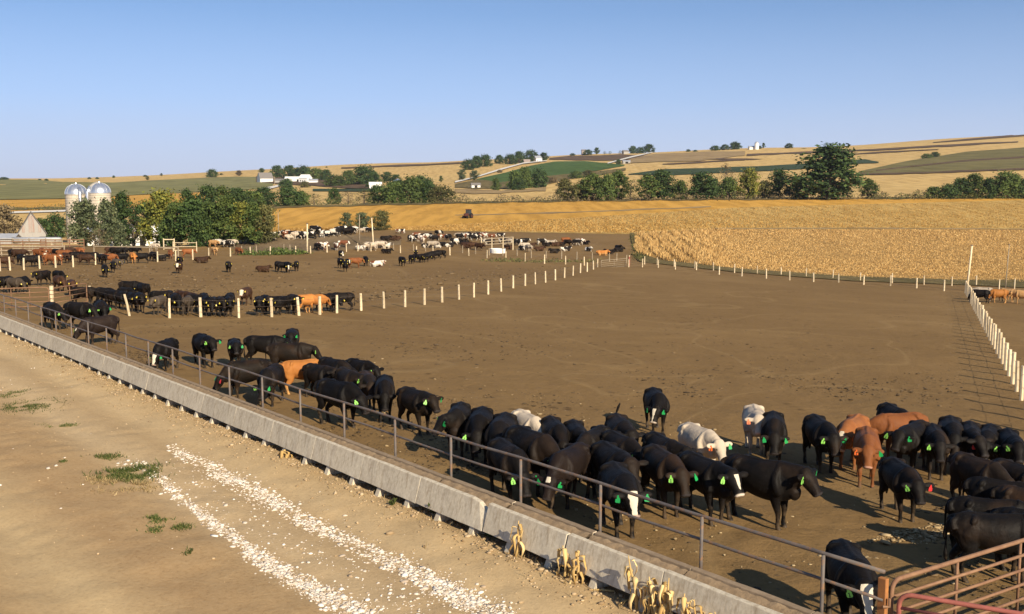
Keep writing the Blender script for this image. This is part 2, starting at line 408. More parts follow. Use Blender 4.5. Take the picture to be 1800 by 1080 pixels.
S, T = np.meshgrid(sg, tg); xx, yy = xy_of(S, T)
def road_h(S, T):
    z = .13 * vnoise(S, T * 2, 6, 11) + .06 * vnoise(S, T, 1.3, 12) + .035 * vnoise(S, T, .4, 13)
    for tc_ in (-2.6, -4.6, -8.2, -10.2): z = z - .07 * np.exp(-((T - tc_ - .25 * vnoise(S, T * 0, 9, 14)) / .42) ** 2)
    z = z * np.clip(-T / 1.2, .25, 1) + .10 * np.exp(-((T + 1.25) / .35) ** 2) * (0.5 + vnoise(S, T, .8, 15))
    return z
Z = -GS * S - .055 + road_h(S, T)
def road_z(s, t): 
    s = np.asarray(s, float); t = np.asarray(t, float); return -GS * s - .055 + road_h(s, t)
road = grid_obj('dirt_road', np.stack([S, T, Z], -1), M['road'])
ang = math.atan2(B[1], B[0])
# the local frame is mirrored (y away from the bunk is to the right), so bake it into the mesh in world space instead
co = np.stack([xx, yy, Z], -1).reshape(-1, 3).astype(np.float32)
# object coordinates stay (s,t): keep them by placing the object with a mirrored matrix
road.matrix_world = Matrix(((B[0], NN[0], 0, P0[0]), (B[1], NN[1], 0, P0[1]), (0, 0, 1, 0), (0, 0, 0, 1)))
tag(road, kind='structure')

# fields and hills
drape('bean_field', [(430, 369), (470, 366), (800, 358), (1000, 355), (1250, 352), (1800, 349), (2300, 349)], [(430, 412), (480, 408), (700, 401), (1000, 385), (1300, 366), (1800, 353), (2300, 352)], M['soy'], 1.0, rows=16)
drape('stubble_field', [(470, 409), (700, 401), (1000, 385), (1300, 366), (1800, 353), (2300, 352)], [(470, 414), (560, 406), (700, 406), (1100, 413), (1250, 404), (1800, 405), (2300, 412)], M['stub'], 1.0, rows=16)
drape('corn_field', [(1113, 413), (1250, 404), (1800, 405), (2300, 412)], [(1113, 450), (1160, 462), (1300, 478), (1500, 492), (1700, 498), (1800, 500), (2300, 530)], M['corn'], 1.2, rows=16)
drape('field_verge', [(1108, 411), (1116, 411), (1122, 445), (1160, 459), (1300, 474), (1500, 488), (1700, 494), (1800, 494), (2300, 525)], [(1108, 415), (1116, 452), (1122, 462), (1160, 466), (1300, 481), (1500, 496), (1700, 503), (1800, 508), (2300, 545)], M['weedy'], 1.6, rows=4)
drape('track', [(1250, 403), (1500, 402), (1800, 404), (2300, 411)], [(1250, 404.5), (1500, 403.6), (1800, 405.2), (2300, 413)], M['tan'], 1.45, rows=2, wig=.5)
drape('track', [(800, 379.5), (1000, 374), (1250, 364)], [(800, 380.8), (1000, 376), (1250, 366)], M['tan'], 1.3, rows=2, wig=.6)
drape('verge', [(-300, 366), (430, 366), (700, 359), (1000, 353), (1250, 350.5), (1800, 347), (2300, 347)], [(-300, 372), (430, 369), (700, 362), (1000, 356), (1250, 353.5), (1800, 350), (2300, 350)], M['weedy'], 1.6, rows=3, wig=1.0)
kk = NT('damp_manure'); kk.rough(.9); v_ = kk.co(); n_ = kk.noise(v_, .35, 6, .7); kk.base(kk.ramp(n_, [(.35, (.085, .058, .032)), (.65, (.155, .105, .055))])); kk.bump(kk.noise(v_, 3, 6, .7), .7, .15); M['damp'] = kk.m
drape('manure_strip', [(1050, 478.5), (1130, 478.5), (1240, 483), (1350, 492.5), (1500, 505), (1600, 513), (1690, 518)], [(1050, 480), (1130, 481), (1240, 487), (1350, 497), (1500, 511), (1600, 518.5), (1690, 522)], M['damp'], .6, rows=3, wig=1.2)
drape('earth_mound', [(402, 434), (430, 425), (480, 418), (540, 414), (600, 412), (660, 415), (705, 422)], [(402, 437), (430, 444), (480, 446), (540, 445), (600, 440), (660, 436), (705, 431)], M['mound'], .8, rows=8, wig=.5)
drape('pasture', [(-300, 321), (0, 317), (60, 317), (110, 321), (200, 322), (300, 316.5), (400, 312), (480, 312)], [(-300, 356), (0, 352), (120, 350), (250, 343), (400, 336), (480, 331)], M['olive'], 1.0)
drape('bean_field', [(-300, 357), (0, 353), (120, 351), (250, 344), (400, 338)], [(-300, 376), (0, 373), (130, 372), (250, 366), (400, 345)], M['soy'], 1.0)
drape('gravel_road', [(-300, 377), (0, 374), (118, 370.5), (160, 370)], [(-300, 380), (0, 377), (118, 373.5), (160, 372)], M['chalk'], 1.4, rows=2)
drape('alfalfa_field', [(838, 316), (890, 304), (932, 292.5), (975, 285.5), (1025, 284), (1070, 288), (1098, 291)], [(838, 318), (880, 322), (955, 311), (1000, 307), (1050, 301), (1098, 292)], M['alf'], 1.0, wig=.3)
drape('pasture', [(800, 325), (840, 317), (880, 321), (955, 311), (1000, 307), (1060, 301), (1100, 297)], [(800, 331), (840, 332), (900, 333), (955, 326), (1000, 316), (1060, 308), (1100, 300)], M['weedy'], 1.0, wig=.8)
drape('hay_strip', [(1105, 307), (1170, 298), (1250, 296.5), (1400, 290), (1480, 283), (1520, 281), (1545, 286)], [(1105, 308), (1170, 309), (1250, 306), (1400, 299), (1480, 291), (1545, 287)], M['dkgreen'], 1.0, wig=.4)
drape('hay_strip', [(550, 333), (640, 333), (700, 331)], [(550, 337), (640, 338), (700, 335)], M['dkgreen'], 1.0)
drape('pasture_strips', [(1510, 302.5), (1600, 283), (1700, 268), (1800, 260), (2300, 225)], [(1510, 305), (1600, 293), (1700, 282), (1800, 276), (2300, 250)], M['olive2'], 1.0, wig=.3)
drape('plowed_strip', [(1540, 300), (1600, 293), (1700, 282), (1800, 276), (2300, 250)], [(1540, 302), (1600, 295), (1700, 285), (1800, 279), (2300, 253)], M['plow'], 1.1, rows=3)
drape('pasture_strips', [(1510, 305), (1600, 295), (1700, 285), (1800, 279), (2300, 253)], [(1510, 308), (1630, 304), (1700, 301), (1800, 297), (2300, 275)], M['olive2'], 1.0, wig=.3)
drape('plowed_strip', [(1505, 307), (1630, 303.5), (1800, 296.5), (2300, 275)], [(1505, 309), (1630, 306), (1800, 299.5), (2300, 279)], M['plow'], 1.2, rows=3, wig=.5)
drape('plowed_strip', [(1313, 271.5), (1430, 267.5), (1530, 263.5), (1640, 256.5), (1790, 249)], [(1313, 274.5), (1430, 270), (1530, 266), (1640, 260), (1790, 251)], M['plow'], 1.0, rows=3, wig=.6)
drape('plowed_strip', [(1225, 280), (1290, 279.5), (1340, 280)], [(1225, 281.5), (1290, 282), (1340, 281)], M['plow'], 1.0, rows=2, wig=.5)
drape('plowed_strip', [(1480, 273), (1560, 267), (1650, 263)], [(1480, 274.5), (1560, 269), (1650, 264.5)], M['plow'], 1.0, rows=2, wig=.5)
drape('plowed_strip', [(600, 295.5), (700, 291), (820, 286)], [(600, 297), (700, 293.5), (820, 288.5)], M['plow'], 1.0, rows=2, wig=.4)
drape('plowed_strip', [(966, 279), (1000, 275.5), (1050, 274), (1090, 272.5), (1150, 276)], [(966, 281), (1020, 283), (1090, 283), (1150, 277)], M['plow'], 1.0, wig=.4)
drape('tan_field', [(1105, 281), (1150, 272), (1230, 268), (1310, 267)], [(1105, 288), (1150, 286), (1230, 284), (1310, 274)], M['tan'], 1.0, wig=.5)
drape('plowed_strip', [(1165, 289), (1230, 285), (1310, 281)], [(1165, 290.5), (1230, 287.5), (1310, 282.5)], M['plow'], 1.0, rows=2, wig=.5)
drape('brown_field', [(1640, 251), (1700, 245), (1800, 236.5), (2000, 223)], [(1640, 252), (1700, 248), (1800, 240), (2000, 227)], M['plow'], .9, rows=3)
drape('rough_bank', [(800, 333), (880, 336), (960, 330)], [(800, 341), (880, 341), (960, 336)], M['tan'], 1.0, wig=1.)
drape('farmyard', [(450, 311), (520, 314), (600, 318), (660, 322)], [(450, 321), (520, 326), (600, 331), (660, 333)], M['plow'], 1.1, wig=.6)
drape('chalk_road', [(800, 320.3), (835, 312.3), (880, 298.3), (920, 287.7), (962, 283.6)], [(800, 323.0), (835, 314.6), (880, 300.9), (920, 289.6), (962, 284.7)], M['chalk'], 1.8, rows=2)
drape('chalk_road', [(1068, 287.8), (1110, 276.6), (1147, 269.0)], [(1068, 289.6), (1110, 278.8), (1147, 270.2)], M['chalk'], 1.8, rows=2)
drape('farm_drive', [(452, 336), (470, 331), (494, 326)], [(452, 338.5), (470, 335), (494, 329)], M['chalk'], 1.8, rows=2)
# ================================================================ BUNK, FENCES, GATES
M['conc'] = None
k = NT('bunk_concrete'); k.rough(0.85); v = k.co(); n1 = k.noise(v, 1.3, 6, .65); n2 = k.noise(v, 14, 6, .7)
strk = k.noise(k.co((5, 5, .5)), 2.0, 5, .7)
c = k.ramp(n1, [(.3, (.44, .375, .275)), (.7, (.60, .53, .40))]); c = k.mix(.35, c, k.ramp(n2, [(.3, (.28, .23, .16)), (.7, (.70, .63, .50))]))
c = k.mix(k.ramp(strk, [(.48, 0.0), (.70, .75)]), c, (.26, .195, .125)); oi = k.n('ShaderNodeObjectInfo')
hv = k.n('ShaderNodeHueSaturation'); k.l(c, hv.inputs['Color']); k.l(k.math('ADD', k.math('MULTIPLY', oi.outputs['Random'], .10), .96), hv.inputs['Value'])
k.base(hv.outputs[0]); k.bump(n2, .4, .01); M['conc'] = k.m
M['feed'] = simple('trough_dirt', (.33, .235, .14), (.21, .145, .085), 6, .95, .8, .04)
M['dirtyconc'] = simple('soiled_concrete', (.30, .225, .15), (.19, .135, .085), 3, .95, .5, .02)
M['steel'] = None
k = NT('old_pipe'); k.rough(.55); v = k.co(); n1 = k.noise(v, 1.7, 6, .7); n2 = k.noise(v, 9, 5, .7)
c = k.ramp(n1, [(.35, (.085, .072, .068)), (.6, (.14, .12, .105))]); c = k.mix(k.ramp(n2, [(.5, 0.0), (.66, .8)]), c, (.23, .115, .05)); k.base(c); k.bump(n2, .3, .005)
k.p.inputs['Specular IOR Level'].default_value = .2; M['steel'] = k.m
M['rust'] = simple('rusty_pipe', (.27, .155, .085), (.17, .085, .048), 5, .7, .3, .005, metal=.1)
M['redgate'] = simple('red_gate_paint', (.36, .11, .085), (.25, .085, .06), 6, .55, .2, .004)
M['rustor'] = simple('orange_rust', (.40, .165, .045), (.24, .10, .04), 7, .8, .4, .006)
M['post'] = None
k = NT('pale_post_wood'); k.rough(.9); n1 = k.noise(k.co((6, 6, .8)), 2, 5, .7); oi = k.n('ShaderNodeObjectInfo')
c = k.ramp(n1, [(.3, (.42, .31, .17)), (.65, (.72, .60, .41))]); hv = k.n('ShaderNodeHueSaturation'); k.l(c, hv.inputs['Color'])
k.l(k.math('ADD', k.math('MULTIPLY', oi.outputs['Random'], .35), .8), hv.inputs['Value']); k.base(hv.outputs[0]); M['post'] = k.m
M['postdk'] = simple('weathered_post', (.36, .29, .20), (.22, .17, .11), 3, .9)
M['wire'] = simple('fence_wire', (.20, .16, .13), (.13, .10, .08), 3, .6, metal=.5)

def bz(s): return -GS * s          # level of the apron at the bunk
SEC = 2.447
PITS = 9                            # sections towards the gate side are out of the frame
def bunk_section(i, broken=False):
    """one precast trough section; origin on the ground, local x along the bunk, local y towards the road"""
    s0 = i * SEC
    root = empty('feed_bunk_section', (0, 0, 0))
    L = SEC - .010 - (0.03 if i in (1, 2) else 0)
    # profile in (y,z): road side wall tall and leaning out, trough floor, pen side rim
    prof = [(.90, .14), (.74, .68), (.645, .69), (.66, .40), (.55, .29), (.32, .27), (.16, .36), (.11, .585), (.0, .595), (.03, .30), (.16, .14)]
    mb = MB(); n = 9; vs = []; 
    for j in range(n + 1):
        x = L * j / n
        for q, (y, z) in enumerate(prof):
            zz = z
            if broken and j == 0 and q in (1, 2): zz -= .19
            if broken and j == 1 and q in (1, 2): zz -= .03
            vs.append((x, y + random.uniform(-.004, .004), zz + random.uniform(-.004, .004)))
    m_ = len(prof); fs = []
    for j in range(n):
        for q in range(m_): fs.append((j * m_ + q, j * m_ + (q + 1) % m_, (j + 1) * m_ + (q + 1) % m_, (j + 1) * m_ + q))
    fs.append(tuple(range(m_))); fs.append(tuple(n * m_ + q for q in range(m_ - 1, -1, -1)))
    mb.add(vs, fs); mb.m = [1 if (f < n * m_ and f % m_ >= 3) else 0 for f in range(len(fs))]; mb.build('trough', [M['conc'], M['dirtyconc']], root, bevel=.012)
    # caked feed lying in the trough
    fb = MB(); r_, q_ = 26, 8; vs = []
    for j in range(r_ + 1):
        for q in range(q_ + 1):
            y = .125 + (.525) * q / q_; base = .44 + .10 * abs(q / q_ - .5) * 2 ** 1.5
            if q == 0: base = .55
            if q == q_: base = .54
            vs.append((.01 + (L - .02) * j / r_, y, base + random.uniform(-.02, .02)))
    fs = [(a * (q_ + 1) + b, a * (q_ + 1) + b + 1, (a + 1) * (q_ + 1) + b + 1, (a + 1) * (q_ + 1) + b) for a in range(r_) for b in range(q_)]
    fb.add(vs, fs).build('feed_residue', M['feed'], root, smooth=True)
    for fx in (.28, L / 2 + .28):
        ft = MB(); ft.prism([(.10, -.12), (.98, -.12), (.86, .142), (.18, .142)], (0, 1, 0), (0, 0, 1), (1, 0, 0), (fx, 0, 0), .16); ft.build('foot', M['conc'], root, bevel=.01)
    root.matrix_world = Matrix(((B[0], -NN[0], 0, P0[0] + B[0] * s0 - NN[0] * .04), (B[1], -NN[1], 0, P0[1] + B[1] * s0 - NN[1] * .04), (-GS, 0, 1, bz(s0)), (0, 0, 0, 1)))
    return root
NB0, NB1 = -2, 27
for i in range(NB0, NB1):
    broken = (i == 3)
    r = bunk_section(i, broken)
    lab = 'concrete feed bunk section with a broken rim corner beside dry corn stalks' if broken else \
        'pale concrete feed bunk section, %s from the near gate end' % ordw(i - NB0)
    tag(r, lab, 'feed bunk', 'concrete feed bunk sections set end to end')
# pipe neck-rail fence behind the bunk
fr = tag(empty('pipe_fence', (P0[0], P0[1], 0)), 'grey steel pipe rail fence standing along the back rim of the feed bunk', 'fence')
def LB(s, t, z): x, y = xy_of(s, t); return (x - P0[0], y - P0[1], z)
def wav(s, a): return a * math.sin(s * .9 + 1) + a * .6 * math.sin(s * 2.3)
for nm, hz in (('top_rail', 1.465), ('lower_rail', 1.055)):
    pts = [LB(s, .075 + wav(s, .006), bz(s) + hz + wav(s + hz, .012)) for s in np.arange(-1.05, 66, SEC / 2)]
    MB().tube(pts, .030 if nm == 'top_rail' else .025, 10).build(nm, M['steel'], fr, smooth=True)
for i in range(0, 27):
    s = i * SEC + random.uniform(-.05, .05); lean = random.uniform(-.012, .012)
    MB().tube([LB(s, .04, bz(s) - .2), LB(s + lean, .038, bz(s) + 1.46)], .030, 8).build('post', M['steel'], fr, smooth=True)

# wire fences with pale posts
def post_fence(name, label, pix, hts, mat=None, wires=(.35, .7, 1.05), r=.075, lean=None, smat=None, offs=None):
    P = cast([p[0] for p in pix], [p[1] for p in pix])
    root = tag(empty(name, tuple(P[0])), label, 'fence'); o = P[0]
    tops = []
    for i, p in enumerate(P):
        h = hts[i] if isinstance(hts, (list, tuple)) else hts * random.uniform(.93, 1.07)
        lx = (lean or {}).get(i, random.uniform(-.035, .035)); 
        q = [(p[0] - o[0], p[1] - o[1], p[2] - o[2] - .3), (p[0] - o[0] + lx * .5, p[1] - o[1], p[2] - o[2] + h * .5), (p[0] - o[0] + lx, p[1] - o[1] + random.uniform(-.03, .03), p[2] - o[2] + h)]
        rr = r * random.uniform(.85, 1.15)
        MB().tube(q, [rr * 1.05, rr, rr * .92], 7).build('post', (mat or M['post']) if not (smat and i in smat) else smat[i], root, smooth=False)
    for wz in wires:
        pts = []
        for i, p in enumerate(P):
            pts.append((p[0] - o[0], p[1] - o[1] - r * 1.1, p[2] - o[2] + wz))
            if i < len(P) - 1:
                a = P[i] * .5 + P[i + 1] * .5; pts.append((a[0] - o[0], a[1] - o[1] - r * 1.1, a[2] - o[2] + wz - .03))
        MB().tube(pts, .006, 4).build('wire', M['wire'], root)
    return root
F1 = [(159, 538), (229, 557), (298, 561), (353, 559), (420, 560), (478, 559), (526, 557), (562, 555), (592, 552), (635, 548), (675, 544), (712, 541), (746, 537), (777, 533), (807, 528), (833, 524), (858, 519), (881, 514), (902, 508), (923, 504), (941, 501), (959, 498), (976, 494), (992, 490), (1007, 486), (1020, 481), (1032, 479), (1043, 475), (1050, 471)]
post_fence('wire_fence', 'wire fence with pale wooden posts between the two nearest pens', F1, [1.27, 1.3] + [1.18] * (len(F1) - 2), lean={1: -.28, 6: -.10}, r=.085)
F4 = [(0, 478), (18, 477), (42, 476), (70, 474), (98, 472), (129, 471), (168, 467), (219, 464), (277, 462), (309, 460), (339, 458), (367, 453), (405, 452), (440, 449), (475, 449), (520, 448), (546, 447), (575, 445), (609, 444), (629, 443), (652, 443), (677, 443), (704, 446), (732, 447), (761, 447), (791, 450), (824, 451), (856, 455), (889, 459), (923, 461), (957, 465), (994, 466), (1027, 468)]
post_fence('wire_fence', 'pale post wire fence closing the back of the left pen', F4, 1.25, r=.085)
F4b = [(425, 447), (451, 446), (499, 444.5), (510, 444), (589, 440.5), (640, 440), (692, 441), (727, 442), (748, 443), (813, 446), (836, 448), (860, 450), (884, 451), (909, 451), (934, 455), (960, 455), (987, 456), (1014, 458), (1041, 458), (1071, 461), (1084, 460), (1101, 464)]
post_fence('wire_fence', 'weathered post wire fence along the far lane below the spotted cattle', F4b, 1.2, mat=M['postdk'], r=.075)
F2a = [(1105, 471), (1129, 471), (1157, 472), (1187, 475), (1224, 476), (1264, 484), (1304, 487), (1347, 491), (1388, 494), (1430, 497), (1474, 498), (1518, 502), (1565, 504), (1611, 508), (1659, 513), (1697, 517)]
post_fence('wire_fence', 'white post wire fence along the back edge of the empty main pen', F2a, 1.15, r=.08)
F2b = [(1133, 466), (1155, 467), (1185, 470), (1221, 473), (1254, 477), (1291, 481), (1331, 483), (1373, 485), (1417, 488), (1464, 491), (1512, 495), (1568, 499), (1624, 502), (1673, 504), (1716, 503), (1756, 511), (1783, 509)]
post_fence('wire_fence', 'thin pale post wire fence at the foot of the golden corn field', F2b, 1.15, r=.065)
A0 = at(1795, 706); A1 = at(1697, 517); n3 = 31
F3 = []
for i in range(-5, n3 + 1):
    f = i / n3; x = A0.x + (A1.x - A0.x) * f; y = A0.y + (A1.y - A0.y) * f
    F3.append(proj(x, y, float(zg(x, y))))
post_fence('wire_fence', 'white post wire fence running along the right side of the main pen', F3, 1.3, r=.085, wires=(.55, 1.05))
# wooden and steel poles
def pole(px, py, h, r, label, lean=0.0, name='utility_pole', mat=None):
    p = at(px, py); o = empty(name, tuple(p)); tag(o, label, 'pole')
    MB().tube([(0, 0, -.4), (lean * .5, 0, h * .5), (lean, 0, h)], [r, r * .9, r * .75], 8).build('shaft', mat or M['post'], o, smooth=True)
    MB().box((lean, 0, h + .03), (r * 2.2, r * 2.2, .08)).build('cap', M['wire'], o)
pole(1699, 512, 4.8, .12, 'tall pale pole at the far corner of the right fence', .35)
pole(1767, 508, 4.9, .07, 'slim grey pole right of the tall corner pole by the corn', .2, mat=M['postdk'])
pole(540, 447, 4.4, .13, 'pale pole at the foot of the earth mound, leftmost of the bare poles', .1)
pole(632, 430, 4.6, .08, 'thin grey pole in front of the three round shrubs', .05, mat=M['postdk'])
pole(657, 441, 5.0, .11, 'pale pole leaning slightly beside the cream cow', -.25)
pole(490, 418, 4.0, .07, 'thin pole behind the crest of the earth mound', 0.0, mat=M['postdk'])
# gates
def gate(name, label, p, d, L, H, nr, mat, z0, rr=.03, braces=(.5,), corner=.16):
    root = tag(empty(name, p, math.atan2(d[1], d[0])), label, 'gate')
    c = corner; pts = [(0, 0, z0)]
    pts += [(0, 0, z0 + H - c)] + [(c - c * math.cos(a), 0, z0 + H - c + c * math.sin(a)) for a in (.4, .8, 1.2)] + [(c, 0, z0 + H)]
    pts += [(L - c, 0, z0 + H)] + [(L - c + c * math.sin(a), 0, z0 + H - c + c * math.cos(a)) for a in (.4, .8, 1.2)] + [(L, 0, z0 + H - c), (L, 0, z0)]
    pts += [(0, 0, z0)]
    MB().tube(pts, rr * 1.15, 10).build('gate_frame', mat, root, smooth=True)
    for i in range(1, nr):
        z = z0 + H * i / nr
        MB().tube([(0, 0, z), (L * .5, 0, z - .01), (L, 0, z)], rr * .85, 8).build('rail', mat, root, smooth=True)
    for b in braces:
        MB().tube([(L * b, rr * 1.6, z0), (L * b, rr * 1.6, z0 + H)], rr * .8, 8).build('brace', mat, root, smooth=True)
    return root
gp = xy_of(-1.02, .10)
g0 = tag(empty('gate_post', (gp[0], gp[1], 0)), 'orange rusted flat gate post where the bunk rail ends', 'post')
MB().box((0, 0, .53), (.08, .13, 1.72), math.atan2(NN[1], NN[0])).build('post', M['rustor'], g0, bevel=.01)
MB().tube([(-.03, -.1, 1.0), (.06, -.1, 1.0), (.06, -.1, 1.12)], .022, 6).build('hinge_pin', M['rust'], g0)
gate('pipe_gate', 'rusty tan pipe gate with rounded corner swung toward the cattle', (gp[0] + .13, gp[1] + .02, 0), (2.65, 1.72), 4.3, 1.22, 5, M['rust'], .12, braces=(.37, .75))
gate('pipe_gate', 'dull red pipe gate crossing the bottom right corner', (gp[0] + .19, gp[1] - .13, 0), (1.5, -.80), 3.6, 1.05, 5, M['redgate'], .16, braces=(.5,))
# left cross gate
a0 = at(92, 549); a1 = at(156, 541)
lp = tag(empty('gate_post', tuple(a0)), 'pale round gate post wrapped in rusty chain at the left pens', 'post')
MB().tube([(0, 0, -.3), (.01, 0, 1.55)], .115, 10).build('post', M['post'], lp, smooth=True)
for z in (.55, .80, 1.05, 1.3):
    MB().tube([(.125 * math.cos(a), .125 * math.sin(a), z + .012 * math.sin(3 * a)) for a in np.linspace(0, 6.28, 14)], .022, 5).build('chain', M['rust'], lp)
d = a1 - a0; g1 = gate('pipe_gate', 'rusty pipe gate between the chain wrapped post and white post', tuple(a0 + d.normalized() * .16), (d.x, d.y), d.length - .3, 1.15, 4, M['rust'], .25, rr=.028, braces=(.5,))
e = at(-12, 549); d2 = a0 - e
gate('pipe_gate', 'rusty pipe gate left of the chain wrapped post, cut by the frame', tuple(e), (d2.x, d2.y), d2.length - .16, 1.1, 4, M['rust'], .25, rr=.028, braces=(.33, .66))
# red gate at the back corner
b0 = at(1101, 470); b1 = at(1053, 472); d3 = b1 - b0
gate('pipe_gate', 'low pale lane gate between the two back fences beside red post', tuple(b0), (d3.x, d3.y), d3.length * .93, 1.0, 4, M['postdk'], .15, rr=.03)
b2 = at(1106, 469); rp = tag(empty('gate_post', tuple(b2)), 'red painted corner post at the field edge of the back lane', 'post')
MB().tube([(0, 0, -.2), (0, 0, 1.35)], .10, 8).build('post', M['redgate'], rp); MB().tube([(0, 0, 1.35), (0, 0, 1.5)], .085, 8).build('tip', M['post'], rp)
# ================================================================ CATTLE
def _ring_tube(bm, pts, rad, lats, n=14, ridge=0.0):
    rings = []
    pts = [Vector(p) for p in pts]; rad = [r if isinstance(r, tuple) else (r, r) for r in rad]; lats = [Vector(l) for l in lats] if isinstance(lats, list) else [Vector(lats)] * len(pts)
    P2 = []; R2 = []; L2 = []; K = 3; m = len(pts)
    for i in range(m - 1):
        a, b, c, d = pts[max(i - 1, 0)], pts[i], pts[i + 1], pts[min(i + 2, m - 1)]; ra, rb, rc, rd_ = rad[max(i - 1, 0)], rad[i], rad[i + 1], rad[min(i + 2, m - 1)]
        for q in range(K):
            t = q / K; h = lambda w, x, y, z: .5 * (2 * x + (y - w) * t + (2 * w - 5 * x + 4 * y - z) * t * t + (3 * x - w - 3 * y + z) * t ** 3)
            P2.append(h(a, b, c, d)); R2.append(tuple(max(.012, h(ra[j], rb[j], rc[j], rd_[j])) for j in (0, 1))); L2.append(lats[i].lerp(lats[i + 1], t))
    P2.append(pts[-1]); R2.append(rad[-1]); L2.append(lats[-1]); pts, rad, lats = P2, R2, L2; n = int(n * 1.7)
    for i, p in enumerate(pts):
        p = Vector(p); a = Vector(pts[max(i - 1, 0)]); b = Vector(pts[min(i + 1, len(pts) - 1)]); tg = (b - a).normalized()
        la = Vector(lats[i] if isinstance(lats, list) else lats); la = (la - tg * la.dot(tg)).normalized(); up = la.cross(tg)
        r = rad[i]; rw, rh = (r, r) if not isinstance(r, tuple) else r
        rings.append([bm.verts.new(p + la * (rw * (1 - ridge * max(0.0, math.sin(t)) ** 2) * math.copysign(abs(math.cos(t)) ** .9, math.cos(t))) + up * (rh * math.copysign(abs(math.sin(t)) ** .9, math.sin(t)))) for t in [2 * math.pi * k / n for k in range(n)]])
    for A, Bq in zip(rings, rings[1:]):
        for k in range(n): bm.faces.new((A[k], A[(k + 1) % n], Bq[(k + 1) % n], Bq[k]))
    bm.faces.new(rings[0][::-1]); bm.faces.new(rings[-1])
def cow_mesh(name, npitch=20, hpitch=-48, yaw=0, lying=False, steps=(0, 0, 0, 0), tailup=False, fat=.97, hyaw=None):
    """one continuous animal, heading +x, origin on the ground under its middle; returns mesh and the two tag frames"""
    bm = bmesh.new(); dz = -.44 if lying else 0.0
    Y_ = (0, 1, 0)
    T = [(-.80, 1.05, .07, .06), (-.76, 1.03, .17, .14), (-.66, .985, .25, .215), (-.50, .955, .30, .265), (-.28, .90, .335, .295), (0, .865, .37, .33), (.22, .855, .385, .325), (.42, .875, .375, .275), (.56, .90, .34, .225), (.68, .93, .26, .17), (.75, .95, .15, .10)]
    _ring_tube(bm, [(x, 0, z + .035 + dz) for x, z, h, w in T], [(w * fat, h * .94) for x, z, h, w in T], Y_, 20, .34)
    # spine and hip bones
    _ring_tube(bm, [(-.72, 0, 1.17 + dz), (-.50, 0, 1.235 + dz), (0, 0, 1.215 + dz), (.34, 0, 1.225 + dz), (.55, 0, 1.20 + dz)], [.05, .045, .045, .06, .06], Y_, 8)
    for s in (-1, 1):
        _ring_tube(bm, [(-.40, s * .08, 1.20 + dz), (-.43, s * .205, 1.185 + dz), (-.47, s * .225, 1.12 + dz)], [.06, .055, .05], (1, 0, 0), 8)   # hook bones
        _ring_tube(bm, [(-.70, s * .06, 1.16 + dz), (-.79, s * .11, 1.11 + dz), (-.76, s * .15, .98 + dz)], [.05, .05, .07], (1, 0, 0), 8)       # pin bones
        _ring_tube(bm, [(.44, s * .10, 1.19 + dz), (.42, s * .215, 1.02 + dz), (.46, s * .235, .86 + dz), (.50, s * .20, .72 + dz)], [.07, .085, .10, .08], (1, 0, 0), 8)  # shoulder
        _ring_tube(bm, [(-.44, s * .19, 1.05 + dz), (-.50, s * .225, .90 + dz), (-.47, s * .20, .74 + dz)], [(.10, .10), (.15, .08), (.10, .07)], (1, 0, 0), 8)  # thigh
    # neck and head
    yw = math.radians(yaw); hy = math.radians(yaw if hyaw is None else hyaw)
    def dirv(p, a): p = math.radians(p); return Vector((math.cos(p) * math.cos(a), math.cos(p) * math.sin(a), math.sin(p)))
    n0 = Vector((.44, 0, 1.00 + dz)); n1 = n0 + dirv(npitch * .6, yw * .35) * .20; n2 = n1 + dirv(npitch, yw * .75) * .16; poll = n2 + dirv(npitch * .8, yw) * .14
    latn = lambda a: (-math.sin(a), math.cos(a), 0)
    _ring_tube(bm, [n0, n1, n2, poll], [(.21, .30), (.18, .245), (.14, .19), (.115, .135)], [latn(0), latn(yw * .5), latn(yw), latn(hy)], 14)
    _ring_tube(bm, [(.60, 0, .84 + dz), (.70, 0, .76 + dz), (.66, 0, .66 + dz)], [.13, .13, .09], Y_, 10)    # brisket
    hd = dirv(hpitch, hy); lat = Vector(latn(hy)); top = hd.cross(lat)
    L = .47
    H = [(-.10, .10, .10, .0), (-.02, .132, .125, .0), (.08, .142, .138, -.01), (.17, .130, .135, -.018), (.26, .100, .118, -.02), (.34, .092, .102, -.016), (.40, .102, .092, -.012), (.44, .098, .078, -.012), (.462, .070, .055, -.014)]
    H = [(a * .96, w * 1.10, h * 1.02, o) for a, w, h, o in H]; L = .45
    _ring_tube(bm, [poll + hd * a + top * o for a, w, h, o in H], [(w, h) for a, w, h, o in H], [tuple(lat)] * len(H), 14)
    _ring_tube(bm, [poll - hd * .02 + top * .07, poll - hd * .04 + top * .125], [(.07, .06), (.045, .04)], [tuple(lat)] * 2, 8)   # poll knob
    tags = []
    for s in (-1, 1):
        e0 = poll + hd * .03 + lat * s * .115 + top * .03; ed = (lat * s - Vector((0, 0, .12)) - hd * .12 + top * .02).normalized()
        _ring_tube(bm, [e0, e0 + ed * .06, e0 + ed * .13, e0 + ed * .20, e0 + ed * .25], [(.040, .035), (.058, .032), (.074, .032), (.058, .028), (.022, .022)], [tuple(hd)] * 5, 10)
        fw = Vector((math.cos(hy), math.sin(hy), 0)) * .9 + lat * s * .25 + Vector((0, 0, .12)); fw.normalize()
        zax = Vector((0, 0, 1)); xax = zax.cross(fw).normalized(); zax = fw.cross(xax)
        pos = e0 + ed * .13 + fw * .05 + Vector((0, 0, -.01))
        m = Matrix((xax, fw, zax)).transposed().to_4x4(); m.translation = pos; tags.append(m)
